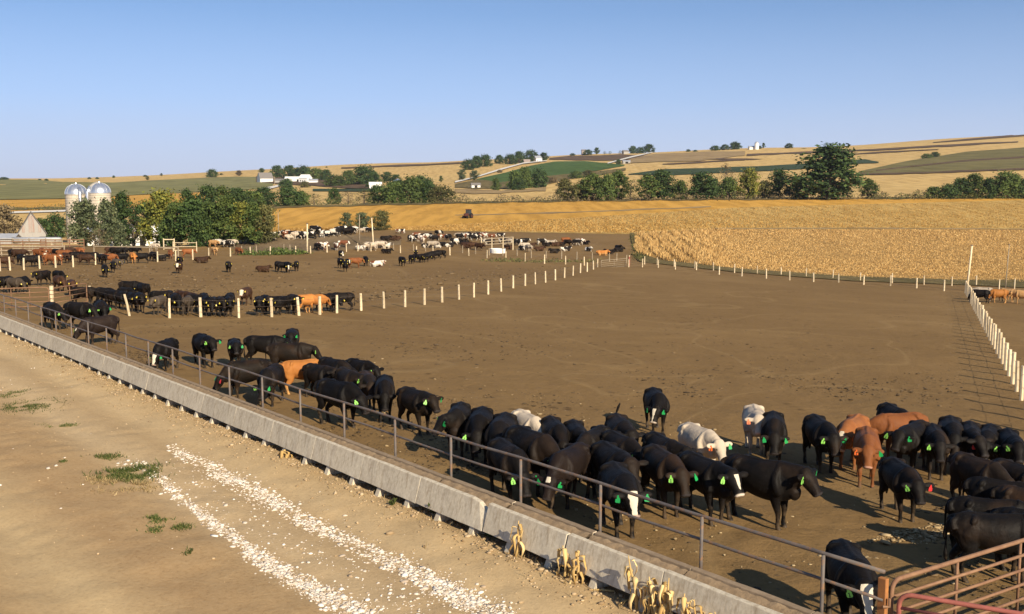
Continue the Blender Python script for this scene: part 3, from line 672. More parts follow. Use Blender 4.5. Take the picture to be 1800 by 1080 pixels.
    # legs
    for q, (s, front) in enumerate(((-1, 1), (1, 1), (-1, 0), (1, 0))):
        st = steps[q]
        if lying:
            if front: pts = [(.40, s * .17, .42), (.44, s * .21, .30), (.66, s * .24, .16), (.60, s * .25, .07), (.40, s * .24, .06), (.33, s * .24, .045)]; rd = [.13, .10, .065, .05, .045, .04]
            else: pts = [(-.46, s * .16, .50), (-.36, s * .26, .36), (-.10, s * .34, .24), (-.40, s * .38, .11), (-.16, s * .40, .065), (-.06, s * .40, .05)]; rd = [.20, .18, .12, .065, .048, .045]
            _ring_tube(bm, pts, rd, (0, .3, 1), 10)
        elif front:
            pts = [(.42, s * .15, .84), (.40, s * .165, .66), (.41 + st * .25, s * .155, .52), (.44 + st * .6, s * .145, .37), (.435 + st * .75, s * .145, .25), (.435 + st * .95, s * .145, .12), (.46 + st, s * .145, .055), (.475 + st, s * .145, -.01)]
            rd = [(.10, .15), (.085, .12), (.065, .085), (.052, .056), (.037, .040), (.043, .046), (.045, .055), (.056, .068)]
            _ring_tube(bm, pts, rd, Y_, 12)
        else:
            pts = [(-.52, s * .13, .95), (-.50, s * .165, .76), (-.50 + st * .3, s * .175, .60), (-.63 + st * .6, s * .165, .46), (-.675 + st * .7, s * .155, .39), (-.645 + st * .85, s * .15, .24), (-.62 + st * .98, s * .15, .12), (-.59 + st, s * .15, .055), (-.575 + st, s * .15, -.01)]
            rd = [(.13, .21), (.115, .18), (.085, .125), (.055, .075), (.05, .06), (.038, .043), (.045, .048), (.046, .055), (.056, .068)]
            _ring_tube(bm, pts, rd, Y_, 12)
    # tail
    if tailup: tp = [(-.76, 0, 1.14), (-.92, 0, 1.16), (-1.04, .05, 1.02), (-1.10, .10, 1.10), (-1.10, .16, 1.28), (-1.06, .20, 1.40)]; tr = [.035, .026, .02, .02, .035, .02]
    elif lying: tp = [(-.78, 0, .66), (-.87, .03, .5), (-.88, .08, .2), (-.80, .16, .05), (-.68, .22, .04)]; tr = [.04, .03, .022, .035, .02]
    else: tp = [(-.77, 0, 1.13), (-.845, 0, 1.05), (-.86, .01, .85), (-.86, .02, .62), (-.855, .02, .46), (-.85, .02, .33)]; tr = [.04, .032, .024, .022, .042, .02]
    _ring_tube(bm, tp, tr, Y_, 8)
    bmesh.ops.recalc_face_normals(bm, faces=bm.faces)
    me0 = bpy.data.meshes.new(name); bm.to_mesh(me0); bm.free()
    ob = bpy.data.objects.new(name, me0); COL.objects.link(ob)
    r = ob.modifiers.new('r', 'REMESH'); r.mode = 'VOXEL'; r.voxel_size = .0175; r.use_smooth_shade = True
    sm = ob.modifiers.new('s', 'SMOOTH'); sm.factor = .5; sm.iterations = 5
    dg = bpy.context.evaluated_depsgraph_get(); me = bpy.data.meshes.new_from_object(ob.evaluated_get(dg)); bpy.data.objects.remove(ob); bpy.data.meshes.remove(me0)
    me.name = name
    nv = len(me.vertices); co = np.zeros(nv * 3, np.float32); me.vertices.foreach_get('co', co); co = co.reshape(-1, 3)
    me.polygons.foreach_set('use_smooth', np.ones(len(me.polygons), bool))
    # where on the head each point lies (for blazes, muzzle and eyes)
    d = co - np.array(poll); a = d @ np.array(hd); l = d @ np.array(lat); t = d @ np.array(top)
    rr = np.sqrt(l * l + t * t); ax = np.clip((.215 - rr) / .03, 0, 1) * np.clip((a + .09) / .03, 0, 1)
    earm = (np.abs(l) > .15) & (a < .12); ax = np.where(earm, 0, ax)
    eye = np.zeros(nv)
    for s in (-1, 1):
        e = np.array(poll + hd * .155 + lat * s * .140 + top * .058); eye = np.maximum(eye, np.clip(1.6 - np.linalg.norm(co - e, axis=1) / .026, 0, 1))
    A = np.stack([ax, np.clip(a / .445, -1, 1.2), t / .13 * .5 + .5, eye], -1).astype(np.float32)
    at_ = me.attributes.new('head', 'FLOAT_COLOR', 'POINT'); at_.data.foreach_set('color', A.ravel())
    L2 = np.abs(l).astype(np.float32); at2 = me.attributes.new('side', 'FLOAT', 'POINT'); at2.data.foreach_set('value', L2)
    hoof = np.clip((.075 - co[:, 2]) / .02, 0, 1) * (0 if lying else 1); at3 = me.attributes.new('hoof', 'FLOAT', 'POINT'); at3.data.foreach_set('value', hoof.astype(np.float32))
    return me, tags
def coat(name, c1, c2, c3=None, face=None, blaze=None, patches=None, belly=None, muzzle=(.035, .03, .03), rough=.58, legs=None, earc=None):
    """c1/c2 mottled body; face: colour of a full face; blaze: (colour, from, to, half width); patches: (colour, scale, threshold)"""
    k = NT(name); k.rough(rough); k.p.inputs['Specular IOR Level'].default_value = .10
    oi = k.n('ShaderNodeObjectInfo'); sh = k.n('ShaderNodeVectorMath', operation='ADD'); k.l(k.tc.outputs['Object'], sh.inputs[0])
    cmb = k.n('ShaderNodeCombineXYZ'); k.l(k.math('MULTIPLY', oi.outputs['Random'], 50), cmb.inputs[0]); k.l(k.math('MULTIPLY', oi.outputs['Random'], 23), cmb.inputs[1]); k.l(cmb.outputs[0], sh.inputs[1])
    v = sh.outputs[0]; n1 = k.noise(v, 2.2, 5, .6); n2 = k.noise(k.co((1, 1, .35), add=v), 38, 3, .6)
    c = k.ramp(n1, [(.35, c1), (.68, c2)])
    if c3: c = k.mix(k.ramp(k.noise(v, 1.3, 3), [(.52, 0.0), (.68, 1.0)]), c, c3)
    hb = k.n('ShaderNodeHueSaturation'); k.l(c, hb.inputs['Color']); k.l(k.math('ADD', k.math('MULTIPLY', oi.outputs['Random'], .5), .75), hb.inputs['Value']); c = hb.outputs[0]
    if patches: c = k.mix(k.ramp(k.noise(v, patches[1], 2, .45, .3), [(patches[2], 0.0), (patches[2] + .03, 1.0)]), c, patches[0])
    sz = k.n('ShaderNodeSeparateXYZ'); k.l(k.tc.outputs['Object'], sz.inputs[0])
    if legs: c = k.mix(k.ramp(sz.outputs['Z'], [(.38, 1.0), (.52, 0.0)]), c, legs)
    if belly: c = k.mix(k.ramp(k.math('ADD', sz.outputs['Z'], k.math('MULTIPLY', n1, .25)), [(.62, 1.0), (.68, 0.0)]), c, belly)
    at_ = k.n('ShaderNodeAttribute'); at_.attribute_name = 'head'; sp = k.n('ShaderNodeSeparateColor'); k.l(at_.outputs['Color'], sp.inputs[0])
    sd = k.n('ShaderNodeAttribute'); sd.attribute_name = 'side'
    hw, ha, hf = sp.outputs[0], sp.outputs[1], sp.outputs[2]
    if face: c = k.mix(k.math('MULTIPLY', hw, k.ramp(k.math('ADD', ha, k.math('MULTIPLY', n1, .12)), [(.02, 0.0), (.10, 1.0)])), c, face)
    if blaze:
        bc, b0, b1, bw = blaze; wn = k.math('ADD', sd.outputs['Fac'], k.math('MULTIPLY', k.math('SUBTRACT', k.noise(v, 9, 3), .5), .07)); wn = k.math('ADD', wn, k.math('MULTIPLY', k.math('ABSOLUTE', k.math('SUBTRACT', ha, .12)), .055))
        m_ = k.math('MULTIPLY', k.math('LESS_THAN', wn, bw), k.math('MULTIPLY', k.math('GREATER_THAN', ha, b0), k.math('LESS_THAN', ha, b1)))
        m_ = k.math('MULTIPLY', m_, k.math('MULTIPLY', hw, k.math('GREATER_THAN', hf, .42))); c = k.mix(m_, c, bc)
    mz = k.math('MULTIPLY', hw, k.ramp(ha, [(.90, 0.0), (.96, 1.0)])); c = k.mix(mz, c, muzzle)
    c = k.mix(k.math('MULTIPLY', hw, at_.outputs['Alpha']), c, (.006, .005, .005))
    ho = k.n('ShaderNodeAttribute'); ho.attribute_name = 'hoof'; c = k.mix(ho.outputs['Fac'], c, (.045, .036, .028))
    # dried mud on legs and belly
    mud = k.math('MULTIPLY', k.ramp(k.math('ADD', sz.outputs['Z'], k.math('MULTIPLY', n1, .5)), [(.52, 1.0), (.74, 0.0)]), k.ramp(k.noise(v, 6, 4), [(.42, 0.0), (.62, .75)])); c = k.mix(mud, c, (.085, .058, .034))
    k.base(c); k.l(k.math('SUBTRACT', rough, k.math('MULTIPLY', mz, .35)), k.p.inputs['Roughness'])
    k.bump(k.math('ADD', k.math('MULTIPLY', n2, .3), k.math('ADD', k.noise(v, 9, 5), k.noise(k.co((1, 1, .5), add=v), 3.2, 2))), .55, .03)
    return k.m
WHT = (.56, .49, .37)
CO = {
 'black': coat('black_hide', (.005, .0043, .004), (.0105, .0078, .006), (.020, .0125, .008)),
 'sunburnt': coat('sunburnt_black_hide', (.009, .007, .0055), (.020, .0125, .0075), (.030, .0165, .009)),
 'baldy': coat('white_faced_black_hide', (.005, .0043, .004), (.0105, .0078, .006), blaze=(WHT, -.03, 1.2, .088), muzzle=(.35, .25, .2)),
 'blaze': coat('blazed_black_hide', (.005, .0043, .004), (.0105, .0078, .006), blaze=(WHT, .0, .55, .06), muzzle=(.35, .28, .22)),
 'star': coat('star_black_hide', (.012, .008, .007), (.022, .014, .010), blaze=(WHT, -.05, .22, .055)),
 'snip': coat('snip_black_hide', (.005, .0043, .004), (.0105, .0078, .006), blaze=(WHT, .10, 1.2, .05), muzzle=(.6, .5, .4)),
 'orange': coat('orange_hide', (.40, .165, .042), (.34, .125, .03), legs=(.50, .26, .09), muzzle=(.4, .22, .15)),
 'red': coat('red_hide', (.225, .082, .027), (.16, .053, .018), muzzle=(.45, .25, .18)),
 'redbaldy': coat('white_faced_red_hide', (.22, .08, .026), (.16, .05, .018), face=WHT, legs=(.36, .17, .08), muzzle=(.5, .32, .25)),
 'redblaze': coat('blazed_red_hide', (.26, .10, .033), (.19, .065, .022), blaze=(WHT, -.05, 1.2, .055), muzzle=(.55, .38, .3)),
 'cream': coat('cream_hide', (.46, .375, .27), (.36, .295, .225), (.23, .19, .16), muzzle=(.55, .38, .30)),
 'tan': coat('tan_hide', (.46, .27, .11), (.38, .20, .08), muzzle=(.4, .25, .18)),
 'smoky': coat('smoky_hide', (.085, .062, .042), (.055, .042, .03), muzzle=(.05, .04, .04)),
 'brown': coat('dark_brown_hide', (.055, .026, .013), (.032, .016, .009)),
 'brownbaldy': coat('white_faced_brown_hide', (.055, .026, .013), (.032, .016, .009), face=WHT, muzzle=(.4, .28, .22)),
 'holstein': coat('black_pied_hide', (.66, .60, .50), (.58, .52, .43), patches=((.011, .009, .008), 1.15, .47), muzzle=(.1, .08, .07)),
 'holdark': coat('mostly_black_pied_hide', (.66, .60, .50), (.58, .52, .43), patches=((.011, .009, .008), 1.0, .40), muzzle=(.1, .08, .07)),
 'redpied': coat('red_pied_hide', (.66, .60, .50), (.58, .52, .43), patches=((.15, .055, .025), 1.1, .46), muzzle=(.4, .25, .2)),
}
TAGM = {n: simple(n + '_tag_plastic', c, tuple(x * .85 for x in c), 8, .45, spec=.4) for n, c in
        {'lime': (.25, .60, .10), 'green': (.015, .30, .075), 'red': (.60, .03, .03), 'orange': (.72, .14, .03), 'yellow': (.66, .50, .06)}.items()}
M['mark'] = simple('tag_ink', (.02, .02, .02), rough=.6)
def tag_mesh(name, marked):
    pf = [(-.016, .03), (.016, .03), (.020, -.005), (.050, -.045), (.056, -.118), (.042, -.135), (-.042, -.135), (-.056, -.118), (-.050, -.045), (-.020, -.005)]
    mb = MB(); mb.prism([(x * 1.18, z * 1.18) for x, z in pf], (1, 0, 0), (0, 0, 1), (0, 1, 0), (0, -.004, 0), .008)
    if marked:
        for x, z, w, h in ((.002, -.095, .016, .072), (-.012, -.07, .016, .014), (.002, -.135, .044, .013)): mb.box((x * 1.1, .0055, z * 1.05), (w, .003, h), mi=1)
    me = bpy.data.meshes.new(name); me.from_pydata(mb.v, [], mb.f); me.polygons.foreach_set('material_index', mb.m)
    bm = bmesh.new(); bm.from_mesh(me); bmesh.ops.recalc_face_normals(bm, faces=bm.faces); bm.to_mesh(me); bm.free()
    me.materials.append(TAGM['lime']); me.materials.append(M['mark']); return me
TM = {True: tag_mesh('ear_tag_marked', True), False: tag_mesh('ear_tag_plain', False)}
POSES = {}
for nm, kw in {
 'up':    dict(npitch=20, hpitch=-50, steps=(.02, -.03, .03, -.05)),
 'up2':   dict(npitch=16, hpitch=-50, yaw=22, hyaw=30, steps=(-.04, .05, -.06, .05)),
 'level': dict(npitch=4, hpitch=-55, steps=(.03, -.04, -.05, .05)),
 'left':  dict(npitch=12, hpitch=-50, yaw=46, hyaw=62, steps=(0, .05, .03, -.06)),
 'right': dict(npitch=12, hpitch=-50, yaw=-46, hyaw=-62, steps=(.05, 0, -.06, .03)),
 'low':   dict(npitch=-14, hpitch=-62, steps=(.04, -.05, .06, -.04)),
 'lowL':  dict(npitch=-14, hpitch=-58, yaw=24, hyaw=35, steps=(-.05, .04, -.04, .05)),
 'lowR':  dict(npitch=-14, hpitch=-58, yaw=-24, hyaw=-35, steps=(.05, -.04, .05, -.04)),
 'feed':  dict(npitch=-34, hpitch=-58, steps=(.10, -.06, .05, -.05)),
 'walk':  dict(npitch=14, hpitch=-45, steps=(.22, -.20, -.18, .20)),
 'graze': dict(npitch=-46, hpitch=-70, steps=(.16, -.10, -.10, .08)),
 'tail':  dict(npitch=10, hpitch=-55, yaw=10, steps=(-.04, .05, .05, -.04), tailup=True),
 'lie':   dict(npitch=40, hpitch=-35, yaw=20, hyaw=30, lying=True),
 'lieR':  dict(npitch=34, hpitch=-40, yaw=-35, hyaw=-55, lying=True),
}.items():
    POSES[nm] = cow_mesh('cow_' + nm, **kw)
TAGCODE = {'lg': ('lime', 'green'), 'gl': ('green', 'lime'), 'lr': ('lime', 'red'), 'og': ('orange', 'green'), 'gg': ('green', 'green'), 'y': ('yellow', 'yellow'), 'l': ('lime', None), 'r': ('green', 'red'), 'rl': ('red', 'lime'), 'oo': ('orange', 'orange'), '': (None, None)}
NAMEOF = dict(black='black_cow', sunburnt='black_cow', baldy='white_faced_cow', blaze='black_cow', star='black_cow', snip='black_cow', orange='orange_cow', red='red_cow', redbaldy='red_cow', redblaze='red_cow', cream='cream_cow', tan='tan_cow', smoky='grey_brown_cow', brown='brown_cow', brownbaldy='brown_cow', holstein='spotted_cow', holdark='spotted_cow', redpied='spotted_cow')
def cow(px, py, th, pose, ct, scale, tags, label, group, parts=True):
    p = at(px, py); me, tf = POSES[pose]
    a = math.radians(th) - math.atan2(p.x, p.y); hx, hy = math.sin(a), -math.cos(a)          # 0 faces the camera side, 90 right
    o = bpy.data.objects.new(NAMEOF[ct], me); COL.objects.link(o)
    if not me.materials: me.materials.append(CO['black'])
    o.material_slots[0].link = 'OBJECT'; o.material_slots[0].material = CO[ct]
    o.location = (p.x, p.y, p.z - .012); o.rotation_euler = (0, 0, math.atan2(hy, hx)); sc = scale * random.uniform(.97, 1.03)
    o.scale = (sc * random.uniform(.93, 1.02), sc * random.uniform(.92, 1.08), sc)
    tag(o, label, 'cow', group)
    if parts and tags:
        # animal's right ear first (it is on the picture's left when the animal faces us)
        for i, cname in enumerate(TAGCODE[tags]):
            if not cname: continue
            t = bpy.data.objects.new('ear_tag', TM[cname in ('lime', 'orange')]); COL.objects.link(t); t.parent = o
            t.material_slots[0].link = 'OBJECT'; t.material_slots[0].material = TAGM[cname]
            t.matrix_local = tf[i] @ (Matrix.Scale(.70, 4) if cname != 'yellow' else Matrix.Scale(.60, 4)) @ Euler((random.uniform(-.35, .25), random.uniform(-.35, .35), random.uniform(-.5, .5))).to_matrix().to_4x4(); t['label'] = cname + ' ear tag'
    return o
GA = 'green tagged cattle standing along the feed bunk'
NEAR = [
 (94, 580, 15, 'lowL', 'black', 1.1, 'l', 'black cow with lowered head at the rail below the chain wrapped post'),
 (140, 581, 40, 'level', 'black', 1.18, 'l', 'black cow turned right in front of the white gate post'),
 (179, 576, 8, 'low', 'black', 1.15, 'lg', 'black cow facing the camera just right of the white gate post'),
 (176, 608, -62, 'feed', 'star', 1.1, 'l', 'leftmost black cow reaching left into the feed bunk'),
 (293, 652, -25, 'feed', 'baldy', 1.0, 'gg', 'white faced black cow alone at the bunk, head down, left part'),
 (360, 645, 18, 'up', 'black', 1.02, 'lg', 'black cow standing square to the camera, left of a slimmer one'),
 (414, 648, 3, 'up', 'black', .96, 'lg', 'slim black cow facing the camera alone behind the rail'),
 (466, 644, 72, 'level', 'black', 1.0, 'l', 'black cow turned right behind the tail of a brown black one'),
 (514, 629, -3, 'up', 'black', .96, 'gg', 'black cow facing the camera farthest back above the orange cow'),
 (509, 664, 80, 'level', 'sunburnt', 1.04, 'lg', 'brown black cow turned right directly above the orange cow'),
 (532, 694, 103, 'low', 'orange', 1.0, '', 'orange cow seen from behind with its head hidden among black cattle'),
 (436, 703, -72, 'feed', 'sunburnt', 1.06, 'r', 'brown backed black cow reaching left into the bunk, red tag showing'),
 (478, 712, -18, 'feed', 'black', 1.0, 'lg', 'black cow eating from the bunk with two green tags'),
 (562, 704, 55, 'low', 'black', 1.0, '', 'black cow with its rump against the orange cow'),
 (588, 698, 50, 'lowL', 'black', 1.04, 'l', 'black cow turned right, leftmost in the back of the tight bunch'),
 (634, 694, 55, 'level', 'black', 1.0, 'l', 'black cow turned right at the top of the tight bunch'),
 (613, 716, 20, 'low', 'sunburnt', 1.0, 'l', 'brown shouldered black cow in the middle of the tight bunch'),
 (646, 722, 8, 'low', 'sunburnt', 1.0, '', 'rusty backed black cow at the right side of the tight bunch'),
 (677, 738, 0, 'low', 'black', 1.05, '', 'black cow facing the camera with lowered head, right end of the bunch'),
 (596, 750, 60, 'low', 'black', 1.1, 'l', 'large black cow side on close behind the rail, front of the bunch'),
 (731, 760, 46, 'up', 'sunburnt', 1.0, 'lg', 'black cow standing free, turned right, right of the tight bunch'),
 (806, 800, -8, 'right', 'black', 1.02, 'lg', 'black cow looking left, first in the row left of the cream cow'),
 (845, 812, -5, 'low', 'black', 1.02, 'l', 'black cow with lowered head, second in the row left of the cream cow'),
 (883, 826, -8, 'lowL', 'black', 1.05, 'l', 'black cow directly left of the first cream cow'),
 (928, 812, 22, 'low', 'cream', 1.0, 'oo', 'cream cow with an orange tag and lowered head behind the rail'),
 (975, 832, 12, 'low', 'black', 1.02, 'l', 'black cow directly right of the first cream cow'),
 (1012, 833, 8, 'low', 'black', .98, 'rl', 'black cow with a red tag behind the rail right of the cream cow'),
 (1042, 845, -22, 'low', 'black', 1.0, 'g' and 'gg', 'black cow with one teal tag right of the red tagged one'),
 (1090, 826, 12, 'tail', 'black', 1.0, 'l', 'black cow with its tail swung up to the left'),
 (1090, 858, 45, 'level', 'black', 1.0, 'l', 'black cow turned right just below the cow with raised tail'),
 (934, 864, 50, 'low', 'black', 1.08, 'lg', 'big black cow side on behind the rail below the cream cow'),
 (893, 880, 20, 'feed', 'black', 1.02, 'lg', 'black cow at the bunk with two tags hanging by its lowered head'),
 (1000, 888, -25, 'feed', 'star', 1.02, 'gg', 'brownish black cow eating at the bunk with a white forehead star'),
 (1076, 890, 35, 'low', 'black', 1.05, 'l', 'black cow turned right behind the white faced one at the rail'),
 (1088, 937, 14, 'low', 'baldy', 1.0, 'gg', 'black cow with a broad white face looking through the rail'),
 (1164, 903, 34, 'level', 'sunburnt', 1.08, 'lg', 'large brown backed black cow facing front right, two tags showing'),
 (1165, 866, 40, 'low', 'black', 1.02, '', 'black cow mostly hidden behind the large brown backed one'),
 (1228, 838, 46, 'level', 'cream', 1.0, 'og', 'cream cow with one orange and one green tag'),
 (1236, 913, 52, 'low', 'snip', 1.02, 'l', 'black cow with a white marked muzzle nosing the big side on cow'),
 (1336, 925, 62, 'up', 'black', 1.12, 'lg', 'big black cow standing side on in the open, facing right'),
 (1152, 760, 10, 'lowR', 'snip', .95, 'gg', 'lone black cow with white nose marks, farthest out in the open pen'),
 (1326, 797, 6, 'up', 'cream', 1.0, 'og', 'cream cow with a pale head standing behind a black one'),
 (1358, 815, 2, 'low', 'black', .98, 'gg', 'black cow with lowered head right in front of the pale headed cream cow'),
 (1440, 828, 18, 'level', 'black', 1.05, 'lg', 'black cow facing the camera alone between the cream and red cattle'),
 (1497, 822, -14, 'low', 'redblaze', 1.0, 'oo', 'brown cow with a white blazed face behind the red one'),
 (1521, 851, 2, 'level', 'red', 1.02, 'og', 'red cow facing the camera with an orange tag'),
 (1570, 790, 25, 'level', 'black', .98, '', 'black cow showing only its back behind the reaching red cow'),
 (1577, 806, -55, 'lowR', 'red', 1.0, 'og', 'red cow reaching left in front of a black back'),
 (1602, 832, -20, 'low', 'black', 1.0, 'lg', 'black cow right beside the reaching red cow, two tags'),
 (1640, 838, 8, 'low', 'black', .98, 'l', 'black cow with one lime tag, second right of the reaching red cow'),
 (1669, 830, 5, 'level', 'black', 1.05, '', 'tall black cow in the middle of the right hand group'),
 (1703, 836, 4, 'low', 'black', 1.0, '', 'black cow with no tag showing, right of the tall black cow'),
 (1734, 838, -4, 'low', 'black', .96, 'rl', 'black cow with a bright red tag in the right hand group'),
 (1773, 848, 10, 'low', 'black', 1.0, 'lg', 'black cow with a large lime tag near the right frame edge'),
 (1580, 911, 33, 'level', 'black', .98, 'lr', 'black cow standing alone with one lime and one red tag'),
 (1716, 902, 66, 'low', 'sunburnt', 1.05, 'l', 'brown black cow facing right, left of the dark right edge bunch'),
 (1785, 905, 70, 'low', 'black', 1.02, '', 'black cow with no tag at the right edge, top of the dark bunch'),
 (1760, 945, 80, 'low', 'black', 1.04, '', 'black cow turned right in the upper part of the right edge bunch'),
 (1738, 985, 95, 'low', 'black', 1.06, '', 'black cow turned away in the middle of the right edge bunch'),
 (1808, 962, 75, 'low', 'sunburnt', 1.04, '', 'brown black cow cut by the frame in the right edge bunch'),
 (1745, 1022, 105, 'low', 'black', 1.06, '', 'lowest black cow of the right edge bunch behind the gates'),
 (1815, 1008, 90, 'low', 'black', 1.04, '', 'black cow cut by the frame behind the top of the rusty gate'),
 (1490, 1108, 14, 'low', 'baldy', 1.02, 'lg', 'white faced black cow at the rail end beside the rusty gate post'),
]
for i_, r in enumerate(NEAR):
    if r[3] == 'low' and abs(r[2]) < 60 and i_ % 5 != 0 and 'lower' not in r[7]: r = r[:3] + (('level', 'up2', 'level', 'up', 'level')[i_ % 5],) + r[4:]
    if r[0] > 540 and 30 < r[2] < 75 and 'side on in the open' not in r[7]: r = r[:2] + (r[2] * .66,) + r[3:]
    cow(*(r[:5] + (r[5] * (.95 if r[0] > 1700 and r[1] > 890 else 1.05 if r[0] > 700 else 1.0),) + r[6:]), GA)
# the rest: labels say coat, posture and place in their bunch, counted from the left
WORDS = dict(black='black', sunburnt='brown black', baldy='white faced black', blaze='blazed black', star='black', snip='black', orange='orange', red='red', redbaldy='white faced red', redblaze='blazed red', cream='cream', tan='tan', smoky='grey brown', brown='dark brown', brownbaldy='white faced brown', holstein='black and white spotted', holdark='mostly black spotted', redpied='red and white spotted')
def bunch(rows, where, group, parts=True, tg='y'):
    rows = sorted(rows); cnt = {}; tot = {}
    key = lambda r: (WORDS[r[4]], r[3].startswith('lie'))
    for r in rows: tot[key(r)] = tot.get(key(r), 0) + 1
    for r in rows:
        kq = key(r); i = cnt.get(kq, 0); cnt[kq] = i + 1
        post = 'lying ' if kq[1] else ''
        lab = ('%s %scow, %s from left %s' % (kq[0], post, ordw(i), where)) if tot[kq] > 1 else ('only %s %scow %s' % (kq[0], post, where))
        cow(r[0], r[1], r[2], r[3], r[4], r[5], tg if parts else '', lab, group, parts)
Z_ = .93
bunch([(10, 515, -35, 'level', 'black', Z_), (27, 518, 40, 'low', 'smoky', Z_), (40, 516, 150, 'low', 'black', Z_), (76, 503, -40, 'up', 'black', Z_), (104, 503, 25, 'low', 'black', Z_), (105, 514, 20, 'low', 'brown', Z_), (127, 522, 5, 'up', 'brown', Z_), (149, 538, 65, 'level', 'black', Z_)],
      'near the left pipe gates', 'yellow tagged cattle by the pipe gates')
bunch([(186, 541, 40, 'level', 'black', .97), (200, 544, 35, 'level', 'black', Z_), (215, 546, 25, 'up', 'black', Z_), (229, 526, 60, 'level', 'black', 1.0), (253, 530, -160, 'low', 'black', 1.0), (233, 549, 15, 'level', 'black', Z_), (246, 551, 8, 'up', 'black', .98), (222, 538, 30, 'level', 'black', Z_)],
      'around the leaning fence post', 'yellow tagged cattle around the leaning post')
bunch([(280, 555, -25, 'up', 'smoky', Z_), (284, 545, 60, 'level', 'black', Z_), (298, 544, 0, 'up', 'black', Z_), (310, 553, 10, 'low', 'black', .98), (322, 545, 30, 'level', 'brown', Z_), (330, 555, 170, 'low', 'smoky', Z_), (337, 548, 20, 'up', 'brownbaldy', Z_), (346, 551, 45, 'level', 'baldy', Z_), (360, 548, 5, 'up', 'black', Z_), (364, 556, 15, 'level', 'black', .97), (376, 557, -5, 'low', 'black', Z_), (389, 557, 10, 'level', 'black', Z_), (402, 557, 5, 'up', 'black', Z_), (404, 549, -10, 'up', 'black', Z_), (433, 538, -18, 'up', 'brownbaldy', .95)],
      'in the bunch beyond the three upright posts', 'yellow tagged cattle in the larger bunch at the divider fence')
bunch([(456, 556, 0, 'up', 'black', .93), (468, 552, 10, 'up', 'black', .93), (482, 553, 70, 'level', 'black', .93), (496, 555, -40, 'level', 'black', .95), (517, 553, 20, 'up', 'black', .95), (537, 552, 120, 'low', 'orange', .95), (553, 551, 100, 'low', 'orange', .93), (574, 549, 60, 'level', 'black', .95), (586, 548, 30, 'low', 'black', .93), (602, 547, -95, 'level', 'black', .98)],
      'in the right bunch at the divider fence', 'yellow tagged cattle in the smaller bunch at the divider fence')
bunch([(185, 489, 5, 'low', 'black', .92), (199, 481, 0, 'up', 'black', .92), (206, 475, 30, 'level', 'smoky', .9), (315, 482, -10, 'up', 'brownbaldy', .92), (316, 470, 10, 'up', 'black', .9), (354, 464, 90, 'lie', 'brown', .95), (402, 480, 5, 'up', 'black', .92), (490, 479, 20, 'up', 'black', .92), (498, 480, 90, 'level', 'black', .9), (506, 481, 5, 'low', 'baldy', .92), (521, 478, -5, 'up', 'black', .9), (462, 480, 70, 'lie', 'brown', .9)],
      'scattered over the left of the second pen', 'cattle scattered in the second pen', True)
bunch([(599, 473, 15, 'up', 'black', .95), (607, 479, 0, 'up', 'black', .92), (612, 473, 10, 'up', 'baldy', .92), (624, 472, 92, 'level', 'red', .95), (600, 456, 15, 'low', 'holdark', .92), (643, 469, 5, 'low', 'black', .95), (663, 470, 80, 'lieR', 'redpied', .95), (679, 447, 60, 'lie', 'black', .95), (707, 469, 20, 'low', 'black', .98), (724, 465, 20, 'low', 'black', .95), (734, 463, 60, 'level', 'black', .95), (742, 463, 30, 'low', 'black', .93), (747, 462, 80, 'low', 'black', .93), (731, 453, 0, 'up', 'black', .9), (757, 459, -70, 'level', 'black', .95), (766, 457, -80, 'level', 'black', .95), (775, 455, -110, 'level', 'black', .95)],
      'on the right of the second pen', 'cattle standing in the second pen', True)
back = [(6, 473, 80, 'low', 'brown', .95), (24, 457, 40, 'up', 'black', .95), (34, 458, 70, 'level', 'brown', .95), (38, 468, 20, 'up', 'baldy', .95), (54, 471, 80, 'level', 'black', .95), (63, 470, -30, 'level', 'blaze', .95), (68, 457, 40, 'up', 'red', .95), (75, 455, 10, 'up', 'red', .95), (80, 464, 0, 'up', 'redbaldy', .95), (86, 455, -20, 'up', 'redbaldy', .95), (90, 468, 60, 'level', 'red', .95), (95, 466, 10, 'up', 'redbaldy', .95), (99, 456, 20, 'level', 'black', .95), (106, 467, 0, 'up', 'redbaldy', .95), (112, 458, 70, 'level', 'red', .95), (116, 464, 20, 'level', 'brown', .95), (119, 452, 85, 'level', 'brown', .95), (135, 463, 80, 'level', 'black', .98), (140, 452, 30, 'level', 'red', .93), (150, 467, 70, 'low', 'brown', .95), (160, 464, -80, 'level', 'black', .98), (181, 467, 20, 'up', 'black', .95), (190, 466, 85, 'level', 'red', .98), (195, 451, 75, 'level', 'brown', .93), (204, 452, 70, 'level', 'black', .93), (214, 465, -80, 'level', 'black', .98), (214, 452, 80, 'level', 'black', .93), (234, 464, 10, 'low', 'orange', .98), (237, 449, 60, 'level', 'black', .9), (250, 464, -85, 'level', 'black', .98), (270, 461, 20, 'up', 'black', .95), (281, 460, 80, 'lie', 'black', .95), (300, 457, 5, 'low', 'red', .95), (331, 454, 88, 'level', 'red', .95), (377, 450, 20, 'up', 'tan', .95), (420, 450, 30, 'low', 'red', .95), (272, 442, 40, 'up', 'cream', .95), (375, 436, 60, 'level', 'tan', .95), (400, 436, 70, 'level', 'holdark', .95), (407, 435, 85, 'level', 'cream', .95), (382, 434, 110, 'level', 'holstein', .95)]
bunch(back, 'behind the back fence at left', 'cattle crowded at the back left fence', False)
